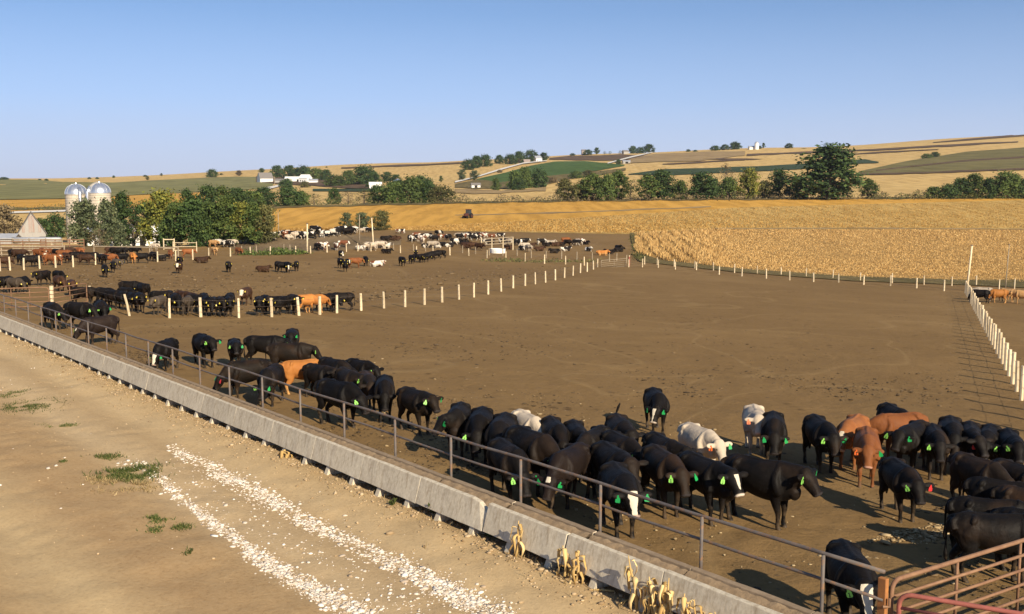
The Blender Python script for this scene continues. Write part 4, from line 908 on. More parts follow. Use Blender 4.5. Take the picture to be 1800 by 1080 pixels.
H1 = [(316, 790), (330, 790), (410, 778), (424, 785), (440, 790), (455, 785), (478, 785), (492, 790), (505, 785), (521, 790), (590, 790), (610, 745), (625, 752), (640, 757), (690, 778), (748, 770), (765, 766), (790, 752), (806, 746), (845, 762), (862, 756), (880, 752), (900, 745), (948, 745), (968, 740), (990, 742), (1010, 742), (1205, 752), (1225, 752), (1285, 812), (1300, 808), (1330, 780), (1345, 800), (1362, 806), (1390, 790), (1410, 785), (1435, 800), (1458, 806), (1470, 765), (1490, 762), (1515, 796), (1540, 800), (1562, 795), (1595, 832), (1612, 828), (1632, 792), (1660, 790), (1690, 780), (1712, 790), (1735, 800), (1745, 790), (1765, 780), (1790, 790)]
rg = random.Random(5); far = []
for zx, zy in H1:
    ct = rg.choice(['holstein', 'holstein', 'holdark', 'holdark', 'holdark', 'redpied', 'cream', 'black'])
    far.append((400 + zx / 4, 220 + (zy + 16) / 4, rg.choice([80, 95, -85, -100, 60, -60, 20, 110]), rg.choice(['level', 'level', 'low', 'graze', 'lie']), ct, 1.0))
far += [(677, 424, 80, 'lie', 'black', 1), (687, 424, 95, 'lie', 'brown', 1), (697, 424, -85, 'lieR', 'brown', 1)]
for x, y, ps, ct, th in [(1400, 868, 'lie', 'holstein', 80), (1440, 872, 'level', 'cream', 85), (1470, 868, 'lie', 'holstein', 100), (1500, 856, 'lie', 'holdark', -80), (1555, 862, 'lie', 'holdark', 90), (1660, 850, 'lie', 'black', 90), (1680, 870, 'lie', 'brown', 70), (1370, 840, 'level', 'cream', 10)]:
    far.append((400 + x / 4, 220 + y / 4, th, ps, ct, 1.0))
bunch(far, 'in the far herd by the mound', 'spotted dairy cattle in the far lot', False)
mid = [(558, 442, 30, 'up', 'black', 1), (566, 441, 70, 'level', 'redpied', 1), (572, 440, -20, 'up', 'redpied', 1), (591, 441, 10, 'up', 'redpied', 1), (603, 436, 80, 'level', 'redpied', .95), (634, 441, 60, 'lieR', 'redpied', 1), (647, 441, 20, 'up', 'cream', 1.08), (653, 442, -75, 'level', 'cream', 1.08), (668, 438, 85, 'walk', 'cream', 1), (677, 437, 90, 'lie', 'holstein', 1)]
bunch(mid, 'between the two bare poles', 'cattle beyond the lane near the poles', False)
H3 = [(30, 800, 'level', 'cream'), (60, 800, 'level', 'holstein'), (85, 800, 'level', 'holdark'), (115, 805, 'level', 'holdark'), (140, 815, 'level', 'holstein'), (165, 795, 'level', 'cream'), (190, 795, 'level', 'redpied'), (205, 800, 'level', 'redpied'), (255, 808, 'level', 'redpied'), (325, 800, 'walk', 'holstein'), (205, 848, 'up', 'holstein'), (250, 852, 'level', 'black'), (50, 835, 'lie', 'black'), (75, 858, 'lie', 'brown'), (125, 880, 'level', 'brown'), (170, 885, 'level', 'brown'), (335, 845, 'level', 'holdark'), (375, 850, 'level', 'cream'), (400, 850, 'level', 'holstein'), (430, 850, 'level', 'holdark'), (460, 852, 'level', 'holdark'), (485, 845, 'up', 'holdark'), (470, 885, 'lie', 'holdark'), (492, 882, 'up', 'cream'), (515, 895, 'level', 'cream'), (380, 880, 'lie', 'brown'), (530, 862, 'lie', 'brown'), (590, 890, 'lie', 'brown'), (607, 850, 'low', 'holdark'), (672, 842, 'lie', 'cream'), (700, 858, 'lie', 'brown'), (735, 856, 'lie', 'black'), (640, 858, 'lie', 'black'), (775, 838, 'level', 'red'), (790, 855, 'low', 'black'), (855, 852, 'walk', 'holstein'), (875, 848, 'level', 'redpied'), (920, 845, 'lie', 'black'), (700, 906, 'lie', 'black'), (775, 890, 'lie', 'holstein'), (935, 892, 'lie', 'holstein'), (1032, 920, 'lie', 'orange'), (1090, 912, 'lie', 'black'), (1150, 896, 'lie', 'black'), (1145, 878, 'lie', 'black')]
rg = random.Random(9)
bunch([(800 + x / 4, 220 + y / 4, rg.choice([80, 95, -85, -70, 60, 30, 110]), ps, ct, 1.0) for x, y, ps, ct in H3], 'around the far wooden trough', 'spotted cattle around the far trough', False)
bunch([(1722, 534, -95, 'graze', 'black', 1.0), (1728, 530, -85, 'level', 'cream', 1.02), (1754, 534, -70, 'graze', 'orange', 1.0), (1771, 532, 60, 'level', 'tan', 1.02), (1797, 536, -100, 'level', 'tan', 1.0)], 'beyond the right fence', 'cattle in the pen beyond the right fence', False)
# ================================================================ TREES
BARK = simple('bark', (.13, .10, .075), (.07, .055, .04), 4, .95, .6, .03, (1, 1, .3))
LEAF = {
 'dark': tinted('dark_green_leaves', (0.027, 0.049, 0.016), (0.051, 0.086, 0.024), (0.101, 0.149, 0.038)),
 'mid': tinted('green_leaves', (0.043, 0.068, 0.019), (0.084, 0.121, 0.030), (0.162, 0.196, 0.043)),
 'yellow': tinted('yellow_green_leaves', (0.074, 0.088, 0.019), (0.162, 0.169, 0.030), (0.324, 0.270, 0.047)),
 'olive': tinted('olive_leaves', (0.061, 0.062, 0.024), (0.115, 0.113, 0.038), (0.216, 0.189, 0.061)),
 'brown': tinted('dry_brown_leaves', (0.095, 0.070, 0.038), (0.189, 0.142, 0.074), (0.324, 0.243, 0.121)),
 'grey': tinted('grey_green_leaves', (0.054, 0.070, 0.035), (0.108, 0.130, 0.061), (0.203, 0.216, 0.101)),
}
def tree_proto(seed, wide=.5, base=.18, nclump=20, per=170, leaf=.34, sparse=0.0, lumpy=.30):
    """10 m high; crown of leaf clumps hung on limbs; returns trunk mesh, crown mesh"""
    r = np.random.default_rng(seed); mb = MB(); H = 10.0
    mb.tube([(0, 0, -.4), (r.uniform(-.1, .1), r.uniform(-.1, .1), H * .25), (r.uniform(-.3, .3), r.uniform(-.3, .3), H * .55), (r.uniform(-.4, .4), r.uniform(-.4, .4), H * .82)], [.30, .22, .15, .05], 8)
    V = []; T = []
    for i in range(nclump):
        f = (i + .5) / nclump; z = H * (base + .08 + (.90 - base) * f); prof = math.sin(math.pi * min(1, max(0.0, (z / H - base + .12) / (1.10 - base)))) ** .6
        a = i * 2.399 + r.uniform(-.5, .5); R = H * wide * prof * r.uniform(.25, .85)
        c = np.array([R * math.cos(a), R * math.sin(a), z - r.uniform(0, .6)]); cr = H * lumpy * wide * r.uniform(.55, 1.15) + .25
        st = (0, 0, max(1.2, z - R * .8)); mb.tube([st, tuple((np.array(st) + c) / 2 + np.array([0, 0, .15])), tuple(c)], [.10, .065, .02], 5)
        n = int(per * r.uniform(.6, 1.3) * (1 - sparse))
        d = r.normal(size=(n, 3)); d /= np.linalg.norm(d, axis=1)[:, None]
        rad = cr * (r.random(n) ** .45) * (1 + .25 * r.normal(size=n)); p = c + d * rad[:, None] * np.array([1.15, 1.15, .8])
        # leaf quads: facing outwards and up with scatter
        nr = d * .7 + np.array([0, 0, .55]) + r.normal(size=(n, 3)) * .55; nr /= np.linalg.norm(nr, axis=1)[:, None]
        u = np.cross(nr, r.normal(size=(n, 3))); u /= np.linalg.norm(u, axis=1)[:, None]; w = np.cross(nr, u)
        s = leaf * r.uniform(.55, 1.25, n)[:, None]; u = u * s * .75; w = w * s
        V.append(np.stack([p - w, p + u * .8, p + w, p - u * .8], 1)); T.append(np.clip(r.normal(.45 + r.uniform(-.2, .2), .2, n), 0, 1))
    V = np.concatenate(V).reshape(-1, 3); T = np.concatenate(T)
    V = V[:]
    to = mb.build('trunk', BARK); co = quads_obj('crown', V, len(T), LEAF['mid'], None, T)
    tm, cm = to.data, co.data; bpy.data.objects.remove(to); bpy.data.objects.remove(co); return tm, cm
PROTO = {
 'round': [tree_proto(1, .46, .10), tree_proto(2, .50, .08, 22), tree_proto(3, .42, .12, 18)],
 'tall': [tree_proto(4, .40, .08, 30, 150, .30, 0, .26), tree_proto(5, .44, .06, 30, 150, .30, 0, .28)],
 'bush': [tree_proto(6, .70, .0, 22, 150, .5, 0, .34), tree_proto(7, .85, .0, 24, 150, .55, 0, .32)],
 'sparse': [tree_proto(8, .42, .12, 20, 90, .24, .45, .34), tree_proto(9, .50, .05, 22, 80, .24, .5, .3)],
}
_ti = [0]
def tree(px, py, h, w, shape, leaf, label, group=None, name=None):
    """h and w in survey pixels; the real size follows from the distance of the ground point"""
    p = at(px, py); k = p.y / F; hm, wm = h * k, w * k
    _ti[0] += 1; pr = PROTO[shape][_ti[0] % len(PROTO[shape])]
    nm = name or ('bush' if shape == 'bush' and hm < 5 else 'tree')
    root = empty(nm, (p.x, p.y, p.z - .1), random.uniform(0, 6.28))
    wid = {'round': .46, 'tall': .42, 'bush': .78, 'sparse': .46}[shape] * 2 * 10 * 1.08
    fw_ = 1.14 if shape == 'bush' else 1.2; root.scale = (wm * fw_ / wid, wm * fw_ / wid, hm * 1.08 / 10.3); tag(root, label, 'bush' if nm == 'bush' else 'tree', group)
    for n_, me, mt in (('trunk', pr[0], BARK), ('crown', pr[1], LEAF[leaf])):
        o = bpy.data.objects.new(n_, me); COL.objects.link(o); o.parent = root
        o.material_slots[0].link = 'OBJECT'; o.material_slots[0].material = mt
    return root
LW = dict(dark='dark green', mid='green', yellow='yellow green', olive='olive', brown='dry brown', grey='grey green')
SW = dict(round='round', tall='tall', bush='bushy', sparse='thin')
def grove(rows, where, group):
    rows = sorted(rows); cnt = {}; tot = {}
    for r in rows: tot[(r[4], r[5])] = tot.get((r[4], r[5]), 0) + 1
    for r in rows:
        q = (r[4], r[5]); i = cnt.get(q, 0); cnt[q] = i + 1
        b = '%s %s tree' % (LW[r[5]], SW[r[4]])
        tree(*r, ('%s, %s from left %s' % (b, ordw(i), where)) if tot[q] > 1 else 'only %s %s' % (b, where), group)
grove([(8, 428, 64, 50, 'round', 'brown'), (72, 416, 30, 34, 'bush', 'mid'), (98, 418, 38, 46, 'bush', 'dark'), (122, 428, 40, 26, 'sparse', 'brown'), (150, 434, 80, 64, 'tall', 'grey'), (188, 435, 82, 50, 'tall', 'grey'), (168, 435, 52, 44, 'sparse', 'olive'), (206, 435, 42, 44, 'bush', 'grey'), (176, 436, 34, 36, 'sparse', 'brown'), (218, 434, 92, 62, 'tall', 'dark'), (252, 432, 74, 50, 'round', 'dark'), (284, 434, 95, 76, 'tall', 'yellow'), (312, 434, 78, 50, 'round', 'mid'), (342, 433, 84, 66, 'tall', 'dark'), (372, 432, 76, 56, 'round', 'mid'), (402, 431, 82, 62, 'tall', 'mid'), (428, 430, 72, 50, 'round', 'yellow'), (448, 430, 70, 52, 'tall', 'mid'), (468, 428, 64, 42, 'round', 'olive'), (304, 434, 60, 50, 'bush', 'dark'), (356, 434, 60, 50, 'bush', 'dark'), (235, 434, 52, 46, 'sparse', 'brown')],
      'in the grove around the silos', 'trees around the silos')
grove([(330, 398, 62, 44, 'round', 'dark'), (366, 398, 70, 50, 'round', 'dark'), (392, 394, 62, 46, 'round', 'mid'), (425, 392, 55, 44, 'round', 'dark'), (452, 386, 46, 40, 'round', 'mid')],
      'rising behind the silo grove', 'trees behind the silo grove')
grove([(415, 363, 30, 50, 'bush', 'dark'), (440, 363, 26, 44, 'bush', 'mid'), (466, 363, 31, 50, 'bush', 'dark'), (506, 363, 30, 52, 'bush', 'dark'), (530, 362, 24, 40, 'bush', 'mid'), (552, 361, 20, 36, 'sparse', 'olive'), (588, 359, 26, 32, 'bush', 'dark'), (612, 360, 24, 36, 'sparse', 'brown'), (640, 359, 26, 40, 'sparse', 'olive'), (664, 358, 30, 40, 'bush', 'dark'), (690, 359, 36, 56, 'bush', 'mid'), (722, 358, 42, 58, 'bush', 'mid'), (750, 357, 34, 44, 'bush', 'dark'), (774, 357, 28, 46, 'bush', 'olive')],
      'in the hedgerow left of the tractor', 'trees in the hedgerow beyond the golden field, left part')
grove([(700, 343, 24, 34, 'bush', 'dark'), (738, 342, 30, 50, 'bush', 'dark'), (752, 340, 20, 30, 'round', 'mid')], 'on the slope below the metal bin', 'trees below the metal bin')
grove([(488, 313, 20, 30, 'bush', 'dark'), (510, 314, 21, 32, 'bush', 'dark'), (534, 314, 20, 34, 'bush', 'dark'), (556, 316, 18, 34, 'bush', 'mid'), (574, 317, 17, 28, 'bush', 'dark'), (592, 328, 18, 40, 'bush', 'mid'), (614, 326, 24, 36, 'bush', 'mid'), (638, 325, 30, 48, 'bush', 'dark'), (655, 330, 26, 36, 'bush', 'dark'), (680, 322, 19, 24, 'round', 'dark'), (696, 325, 17, 22, 'round', 'dark'), (505, 334, 18, 28, 'bush', 'dark'), (535, 330, 10, 22, 'bush', 'olive'), (460, 305, 9, 12, 'round', 'dark')],
      'around the white farm buildings at left centre', 'trees around the white farmstead')
grove([(775, 321, 11, 10, 'round', 'dark'), (812, 318, 19, 18, 'round', 'grey'), (834, 317, 16, 18, 'round', 'grey'), (872, 335, 20, 20, 'bush', 'mid'), (905, 333, 30, 34, 'bush', 'mid'), (922, 331, 34, 40, 'bush', 'mid'), (946, 330, 30, 34, 'bush', 'dark'), (910, 335, 20, 26, 'bush', 'dark'), (1013, 314, 12, 26, 'bush', 'mid'), (1034, 312, 12, 26, 'bush', 'olive'), (972, 322, 10, 22, 'bush', 'brown'), (878, 304, 5, 9, 'bush', 'brown')],
      'scattered below the green alfalfa slope', 'trees below the alfalfa slope')
grove([(824, 299, 17, 24, 'bush', 'dark'), (838, 296, 20, 26, 'bush', 'dark'), (854, 293, 19, 26, 'bush', 'dark'), (878, 288, 14, 20, 'bush', 'dark'), (898, 289, 16, 24, 'bush', 'dark'), (912, 287, 19, 28, 'bush', 'dark'), (932, 285, 19, 26, 'bush', 'dark'), (956, 284, 15, 20, 'round', 'dark')],
      'by the white house on the hill', 'trees beside the hilltop house')
grove([(1006, 274, 4, 9, 'bush', 'dark'), (1034, 273, 9, 20, 'bush', 'dark'), (1049, 272, 12, 12, 'round', 'dark'), (1063, 272, 6, 8, 'sparse', 'grey'), (1072, 272, 6, 8, 'sparse', 'dark'), (1090, 271, 6, 8, 'sparse', 'grey'), (1112, 270, 12, 18, 'bush', 'dark'), (1126, 270, 10, 16, 'bush', 'dark'), (1140, 269, 14, 24, 'bush', 'dark'), (1087, 289, 8, 14, 'bush', 'dark'), (1210, 267, 4, 8, 'bush', 'dark'), (1222, 267, 3, 10, 'bush', 'dark')],
      'on the skyline right of centre', 'trees on the centre skyline')
grove([(1258, 265, 8, 18, 'bush', 'dark'), (1274, 264, 9, 20, 'bush', 'dark'), (1292, 263, 12, 22, 'bush', 'dark'), (1336, 262, 5, 8, 'bush', 'dark'), (1342, 261, 9, 8, 'round', 'dark'), (1387, 261, 8, 18, 'bush', 'dark'), (1628, 279, 8, 18, 'bush', 'mid'), (1644, 277, 9, 20, 'bush', 'dark')],
      'on the hill right of the big tree line', 'trees on the right hill')
grove([(6, 317, 5, 16, 'bush', 'dark'), (70, 318, 3, 8, 'bush', 'dark'), (82, 318, 3, 8, 'bush', 'dark'), (157, 315, 3, 8, 'bush', 'dark'), (171, 315, 3, 6, 'bush', 'dark'), (200, 313, 4, 6, 'bush', 'dark'), (255, 311, 3, 7, 'bush', 'dark'), (259, 317, 7, 7, 'round', 'olive'), (284, 310, 5, 6, 'round', 'dark'), (362, 303, 3, 8, 'bush', 'dark'), (372, 312, 13, 20, 'bush', 'dark'), (389, 308, 3, 8, 'bush', 'olive'), (420, 310, 10, 13, 'round', 'brown'), (543, 297, 2, 7, 'bush', 'dark'), (574, 295, 2, 4, 'bush', 'dark')],
      'along the left skyline', 'trees along the left skyline')
grove([(993, 354, 38, 42, 'tall', 'olive'), (1020, 354, 30, 40, 'bush', 'olive'), (1042, 354, 46, 56, 'tall', 'mid'), (1066, 354, 42, 44, 'bush', 'mid'), (1086, 353, 50, 50, 'tall', 'mid'), (1108, 353, 36, 40, 'sparse', 'olive'), (1138, 353, 44, 46, 'tall', 'mid'), (1164, 352, 50, 54, 'tall', 'dark'), (1196, 352, 32, 40, 'bush', 'mid'), (1232, 352, 46, 60, 'tall', 'dark'), (1254, 351, 34, 40, 'bush', 'dark'), (1280, 351, 36, 48, 'bush', 'mid'), (1315, 351, 52, 46, 'tall', 'yellow'), (1343, 350, 30, 36, 'bush', 'olive'), (1370, 350, 49, 44, 'tall', 'dark'), (1406, 350, 34, 48, 'bush', 'dark'), (1490, 350, 46, 44, 'sparse', 'olive'), (1526, 350, 34, 36, 'tall', 'mid'), (1275, 350, 60, 34, 'sparse', 'brown')],
      'in the tree line beyond the golden field', 'trees in the tree line beyond the golden field')
tree(1456, 352, 92, 128, 'tall', 'dark', 'tallest broad dark green tree standing above the far tree line', 'trees in the tree line beyond the golden field')
grove([(1642, 350, 20, 42, 'bush', 'mid'), (1666, 350, 24, 40, 'bush', 'dark'), (1688, 350, 34, 44, 'bush', 'dark'), (1710, 350, 42, 46, 'tall', 'mid'), (1738, 350, 34, 44, 'bush', 'dark'), (1764, 350, 46, 52, 'tall', 'mid'), (1782, 350, 40, 40, 'bush', 'mid'), (1800, 350, 32, 44, 'bush', 'dark'), (1835, 350, 40, 50, 'tall', 'mid')],
      'in the clump at the right edge', 'trees in the right edge clump')
grove([(610, 405, 30, 30, 'round', 'grey'), (637, 405, 31, 32, 'round', 'grey'), (671, 406, 34, 33, 'round', 'olive')], 'of the three by the far lot', 'round trees by the far lot')
# ---- brush along the field edges: one mass nobody could count
def brush(name, line, hgt, n, mat, seed, spread=3.0, leaf=.30):
    r = np.random.default_rng(seed); ln = np.array(line, float); xs = r.uniform(ln[0, 0], ln[-1, 0], n); ys = np.interp(xs, ln[:, 0], ln[:, 1]) + r.normal(0, .5, n)
    dens = .5 + .5 * np.sin(xs / 7.3) * np.sin(xs / 17.1 + 1); keep = r.random(n) < .25 + .75 * dens; xs, ys, dens = xs[keep], ys[keep], dens[keep]; n = len(xs)
    P = cast(xs, ys); P[:, 0] += r.normal(0, .6, n); P[:, 1] += r.normal(0, spread, n); P[:, 2] = zg(P[:, 0], P[:, 1]) + hgt * (.2 + dens) * r.random(n) ** 1.3
    nr = r.normal(size=(n, 3)) + np.array([0, -.4, .5]); nr /= np.linalg.norm(nr, axis=1)[:, None]; u = np.cross(nr, r.normal(size=(n, 3))); u /= np.linalg.norm(u, axis=1)[:, None]; w = np.cross(nr, u)
    s = leaf * r.uniform(.5, 1.3, n)[:, None]; V = np.stack([P - w * s, P + u * s * .7, P + w * s, P - u * s * .7], 1).reshape(-1, 3)
    o = quads_obj(name, V, n, mat, None, np.clip(r.normal(.5, .25, n), 0, 1)); tag(o, kind='stuff'); return o
tag(brush('brush', [(780, 358), (1000, 355), (1250, 352.5), (1550, 350.5), (1640, 350)], 3.2, 9000, LEAF['brown'], 21), 'dry brown brush along the far edge of the golden field', None)
tag(brush('brush', [(-20, 372), (400, 364), (600, 361), (800, 358), (1000, 355)], 2.6, 5000, LEAF['olive'], 22), 'olive brush along the hedgerow left of the tree line', None)
tag(brush('brush', [(1530, 351), (1650, 350.5), (1810, 350)], 3.0, 4000, LEAF['olive'], 23), 'low olive brush right of the tallest tree', None)
tag(brush('weeds', [(425, 449), (470, 449), (540, 447)], .9, 2500, LEAF['mid'], 24, 1.2, .16), 'green weeds at the foot of the earth mound', None)
tag(brush('weeds', [(850, 460), (960, 462), (1040, 461)], .5, 1500, LEAF['olive'], 25, 1.0, .13), 'short weeds in the lane by the far trough', None)
tag(brush('weeds', [(1115, 415), (1125, 460)], .9, 1500, LEAF['olive'], 26, 1.0, .16), 'weedy corner strip at the edge of the corn', None)

# ================================================================ BUILDINGS
M['wboard'] = simple('grey_barn_boards', (.36, .345, .32), (.25, .235, .215), 2.5, .9, .3, .02, (9, 9, .25))
M['barnred'] = simple('peeling_red_boards', (.35, .33, .30), (.26, .16, .125), 1.3, .9, .3, .02, (6, 6, .3))
M['shingle'] = simple('grey_shingles', (.20, .185, .17), (.15, .13, .115), 6, .9, .4, .02)
M['white'] = simple('white_paint', (.80, .78, .73), (.68, .66, .60), 2, .7)
M['tin'] = simple('galvanised_roof', (.56, .56, .56), (.44, .44, .44), 1, .45, metal=.5)
M['dome'] = simple('silo_dome_metal', (.72, .73, .75), (.55, .56, .58), 1.5, .32, metal=.85)
M['stave'] = simple('silo_staves', (.56, .49, .39), (.42, .36, .285), 1.6, .9, .3, .02, (2, 2, .6))
M['hoop'] = simple('silo_hoops', (.30, .27, .23), rough=.6, metal=.3)
M['dark'] = simple('dark_opening', (.015, .013, .011), rough=.9)
M['glass'] = simple('window_glass', (.05, .06, .07), rough=.1, spec=.5)
M['rustdk'] = simple('dark_red_machine', (.10, .035, .025), rough=.6)
M['yellowp'] = simple('yellow_machine_paint', (.75, .55, .04), rough=.5)
def silo(px, py, rad, h, label, chute_a, gap=False):
    p = at(px, py); o = tag(empty('silo', tuple(p)), label, 'silo', 'concrete stave silos with metal domes')
    MB().lathe([(rad, -.5), (rad, h)], 36).build('shaft', M['stave'], o, smooth=True)
    for z in np.arange(.6, h, .62): MB().lathe([(rad + .01, z), (rad + .035, z + .02), (rad + .035, z + .06), (rad + .01, z + .08)], 36).build('hoop', M['hoop'], o)
    dm = MB(); pr = [((rad + .07) * math.cos(a), h + (rad * .92) * math.sin(a)) for a in np.linspace(0, math.pi / 2 - .04, 12)]
    dm.lathe([(rad + .07, h - .18)] + pr, 36).build('dome', M['dome'], o, smooth=True)
    rb = MB()
    for k in range(12):
        a = k * math.pi / 6; rb.tube([((r_ + .02) * math.cos(a), (r_ + .02) * math.sin(a), z + .01) for r_, z in pr], .035, 4)
    rb.build('dome_ribs', M['tin'], o)
    MB().tube([(0, 0, h + rad * .9), (0, 0, h + rad * .9 + .35)], [.22, .16], 8).build('vent', M['dome'], o)
    ca = chute_a; cx, cy = (rad + .34) * math.cos(ca), (rad + .34) * math.sin(ca)
    MB().tube([(cx, cy, 0), (cx, cy, h + .1), (cx * .75, cy * .75, h + rad * .55)], .38, 12).build('chute', M['dome'], o, smooth=True)
    if gap: MB().tube([((r_ + .05) * math.cos(ca), (r_ + .05) * math.sin(ca), z) for r_, z in pr], .28, 6).build('filler_pipe', M['hoop'], o)
    return o
silo(138, 428, 2.45, 11.6, 'left concrete silo with bright metal dome, chute on its right', -.9)
silo(179, 428, 2.45, 11.8, 'right concrete silo with bright metal dome and dark filler opening', -2.5, True)
def building(px, py, name, label, w, d, hw, hr, rz, wall, roof, doors=(), wins=(), over=.35, cat='building', chim=False, grow=0.0):
    """gabled; local x = length w, gable ends on +-x, origin on the ground"""
    p = at(px, py); o = tag(empty(name, (p.x, p.y, p.z), rz), label, cat)
    MB().prism([(-d / 2, -.6), (d / 2, -.6), (d / 2, hw), (0, hw + hr), (-d / 2, hw)], (0, 1, 0), (0, 0, 1), (1, 0, 0), (-w / 2, 0, 0), w).build('wall', wall, o)
    e = over; sl = hr / (d / 2); t = .14
    rf = MB()
    for s in (-1, 1):
        rf.prism([(0, hw + hr + .03), (s * (d / 2 + e), hw - sl * e + .03 - grow), (s * (d / 2 + e), hw - sl * e + .03 + t - grow), (0, hw + hr + .03 + t)], (0, 1, 0), (0, 0, 1), (1, 0, 0), (-w / 2 - e, 0, 0), w + 2 * e)
    r = rf.build('roof', roof, o)
    if chim: MB().box((w * .2, .2, hw + hr + .3), (.6, .6, 1.4)).build('chimney', M['barnred'], r)
    # faces: 'f' = -y side, 'g' = -x gable, 'h' = +x gable
    for face, u, z, ww, hh in doors:
        if face == 'f': c, dm = (u, -d / 2 - .03, z + hh / 2), (ww, .08, hh)
        elif face == 'g': c, dm = (-w / 2 - .03, u, z + hh / 2), (.08, ww, hh)
        else: c, dm = (w / 2 + .03, u, z + hh / 2), (.08, ww, hh)
        MB().box(c, dm).build('door', M['dark'], o)
    for face, u, z, ww, hh in wins:
        if face == 'f': c, dm, n = (u, -d / 2 - .03, z), (ww, .07, hh), (0, -.045, 0)
        elif face == 'g': c, dm, n = (-w / 2 - .03, u, z), (.07, ww, hh), (-.045, 0, 0)
        else: c, dm, n = (w / 2 + .03, u, z), (.07, ww, hh), (.045, 0, 0)
        f = MB().box(c, (dm[0] + .16 * (dm[0] > .1), dm[1] + .16 * (dm[1] > .1), dm[2] + .16)).build('window', M['white'], o)
        MB().box((c[0] + n[0], c[1] + n[1], c[2]), dm).build('pane', M['glass'], f)
    return o
q = math.pi / 2
bn = building(57, 429, 'barn', 'weathered grey barn with peeling red boards left of the silos', 10, 5.6, 2.6, 4.5, q + .42, M['wboard'], M['shingle'], doors=[('g', -2.2, 0.2, 1.5, 1.6)], cat='barn')
gb = MB(); 
for i, (u, hh) in enumerate([(-1.6, 1.7), (-.3, 3.7), (.35, 3.6), (1.7, 1.6)]): gb.box((-5.03 - .005 * (i % 2), u, 2.8 + hh / 2), (.05, .55, hh))
gb.build('gable_boards', M['barnred'], bn)
MB().prism([(-4.9, -.5), (-3.1, -.5), (-3.1, 2.4), (-4.9, 1.75)], (0, 1, 0), (0, 0, 1), (1, 0, 0), (-4.6, 8.0, 0), 9).build('lean_to', M['wboard'], bn)
building(12, 430, 'shed', 'low grey shed at the left frame edge before the barn', 4, 3, 1.3, .7, .05, M['wboard'], M['tin'], doors=[('f', 2.2, 0, 1.2, 1.5)], cat='shed')
building(228, 432, 'shed', 'white machine shed half hidden behind the grove', 14, 7, 2.7, 1.4, .05, M['white'], M['tin'], doors=[('f', 3, 0, 3, 2.4)], cat='shed')
building(263, 432, 'shed', 'small white shed behind the yellow green tree', 4.6, 4, 2.6, 1.2, .2, M['white'], M['white'], doors=[('f', -1, 0, 1.0, 2.0)], cat='shed')
# propane style tank and yellow wagon
p = at(67, 432); o = tag(empty('tank', tuple(p), .05), 'long pale cylindrical tank lying in front of the barn', 'tank')
MB().tube([(-4.3, 0, 1.0), (-4.1, 0, 1.0), (4.1, 0, 1.0), (4.3, 0, 1.0)], [.25, .55, .55, .25], 14).build('vessel', M['tin'], o, smooth=True)
for x in (-2.6, 2.6): MB().box((x, 0, .2), (.25, .9, .9)).build('saddle', M['conc'], o)
p = at(240, 431); o = tag(empty('wagon', tuple(p), .3), 'small yellow farm wagon under the grove trees', 'wagon')
MB().prism([(-1.0, .9), (1.0, .9), (1.3, 2.3), (-1.3, 2.3)], (0, 1, 0), (0, 0, 1), (1, 0, 0), (-1.0, 0, 0), 2.0).build('hopper', M['yellowp'], o)
for x in (-.8, .8):
    for y in (-.9, .9): MB().tube([(x, y - .1, .38), (x, y + .1, .38)], .38, 12).build('wheel', M['dark'], o)
# the white farmstead and the far farms
building(466, 321, 'barn', 'grey roofed white barn left of the white farmstead', 13, 10, 4.2, 5.4, .55, M['white'], M['shingle'], doors=[('h', 0, 0, 3, 3)], wins=[('h', 0, 6, 1, 1)], cat='barn')
building(493, 322, 'shed', 'low dull roofed shed beside the far white barn', 10, 6, 2.6, 1.4, .1, M['wboard'], M['shingle'], cat='shed')
building(518, 320, 'shed', 'long white metal roofed shed of the far farmstead', 18, 8, 3, 2, .08, M['white'], M['white'], doors=[('f', 4, 0, 3, 2.4)], cat='shed')
building(537, 321, 'farmhouse', 'white farmhouse beside the long white shed', 10, 8, 4.2, 3.2, -.5, M['white'], M['white'], doors=[('f', 0, 0, 1, 2)], wins=[('f', -2.6, 1.6, 1, 1.3), ('f', 2.6, 1.6, 1, 1.3), ('h', 0, 3.2, 1, 1.3)], cat='house')
building(551, 322, 'shed', 'small white outbuilding right of the far farmhouse', 8, 5, 2.4, 1.2, 0, M['white'], M['tin'], cat='shed')
building(660, 332, 'shed', 'white shed in the trees below the metal bin', 9, 5, 3, 1.8, .15, M['white'], M['white'], doors=[('f', 2, 0, 2, 2.2)], cat='shed')
p = at(699, 328); o = tag(empty('grain_bin', tuple(p)), 'squat galvanised grain bin among the farmstead trees', 'grain bin')
MB().lathe([(3.6, -.5), (3.6, 4.2)], 28).build('drum', M['tin'], o, smooth=True); MB().lathe([(3.7, 4.2), (.5, 6.0), (.5, 6.2), (.01, 6.3)], 28).build('roof', M['dome'], o)
MB().box((0, -3.6, 1.0), (.9, .12, 1.9)).build('door', M['hoop'], o)
building(945, 285, 'farmhouse', 'white hilltop farmhouse between dark trees', 9, 8, 4.6, 3.2, .5, M['white'], M['tin'], doors=[('f', 0, 0, 1, 2)], wins=[('f', -2.4, 1.7, 1, 1.4), ('f', 2.4, 1.7, 1, 1.4), ('h', 0, 3.4, 1, 1.4)], cat='house', chim=True)
building(926, 287, 'barn', 'small dull red barn left of the hilltop farmhouse', 8, 6, 2.8, 1.8, .1, M['barnred'], M['barnred'], cat='barn')
building(1117, 269, 'farmhouse', 'low white farmhouse on the skyline at the end of the road', 14, 9, 3.6, 2.4, .1, M['white'], M['white'], doors=[('f', 0, 0, 1, 2)], wins=[('f', -4, 1.7, 1.2, 1.3), ('f', 4, 1.7, 1.2, 1.3)], cat='house')
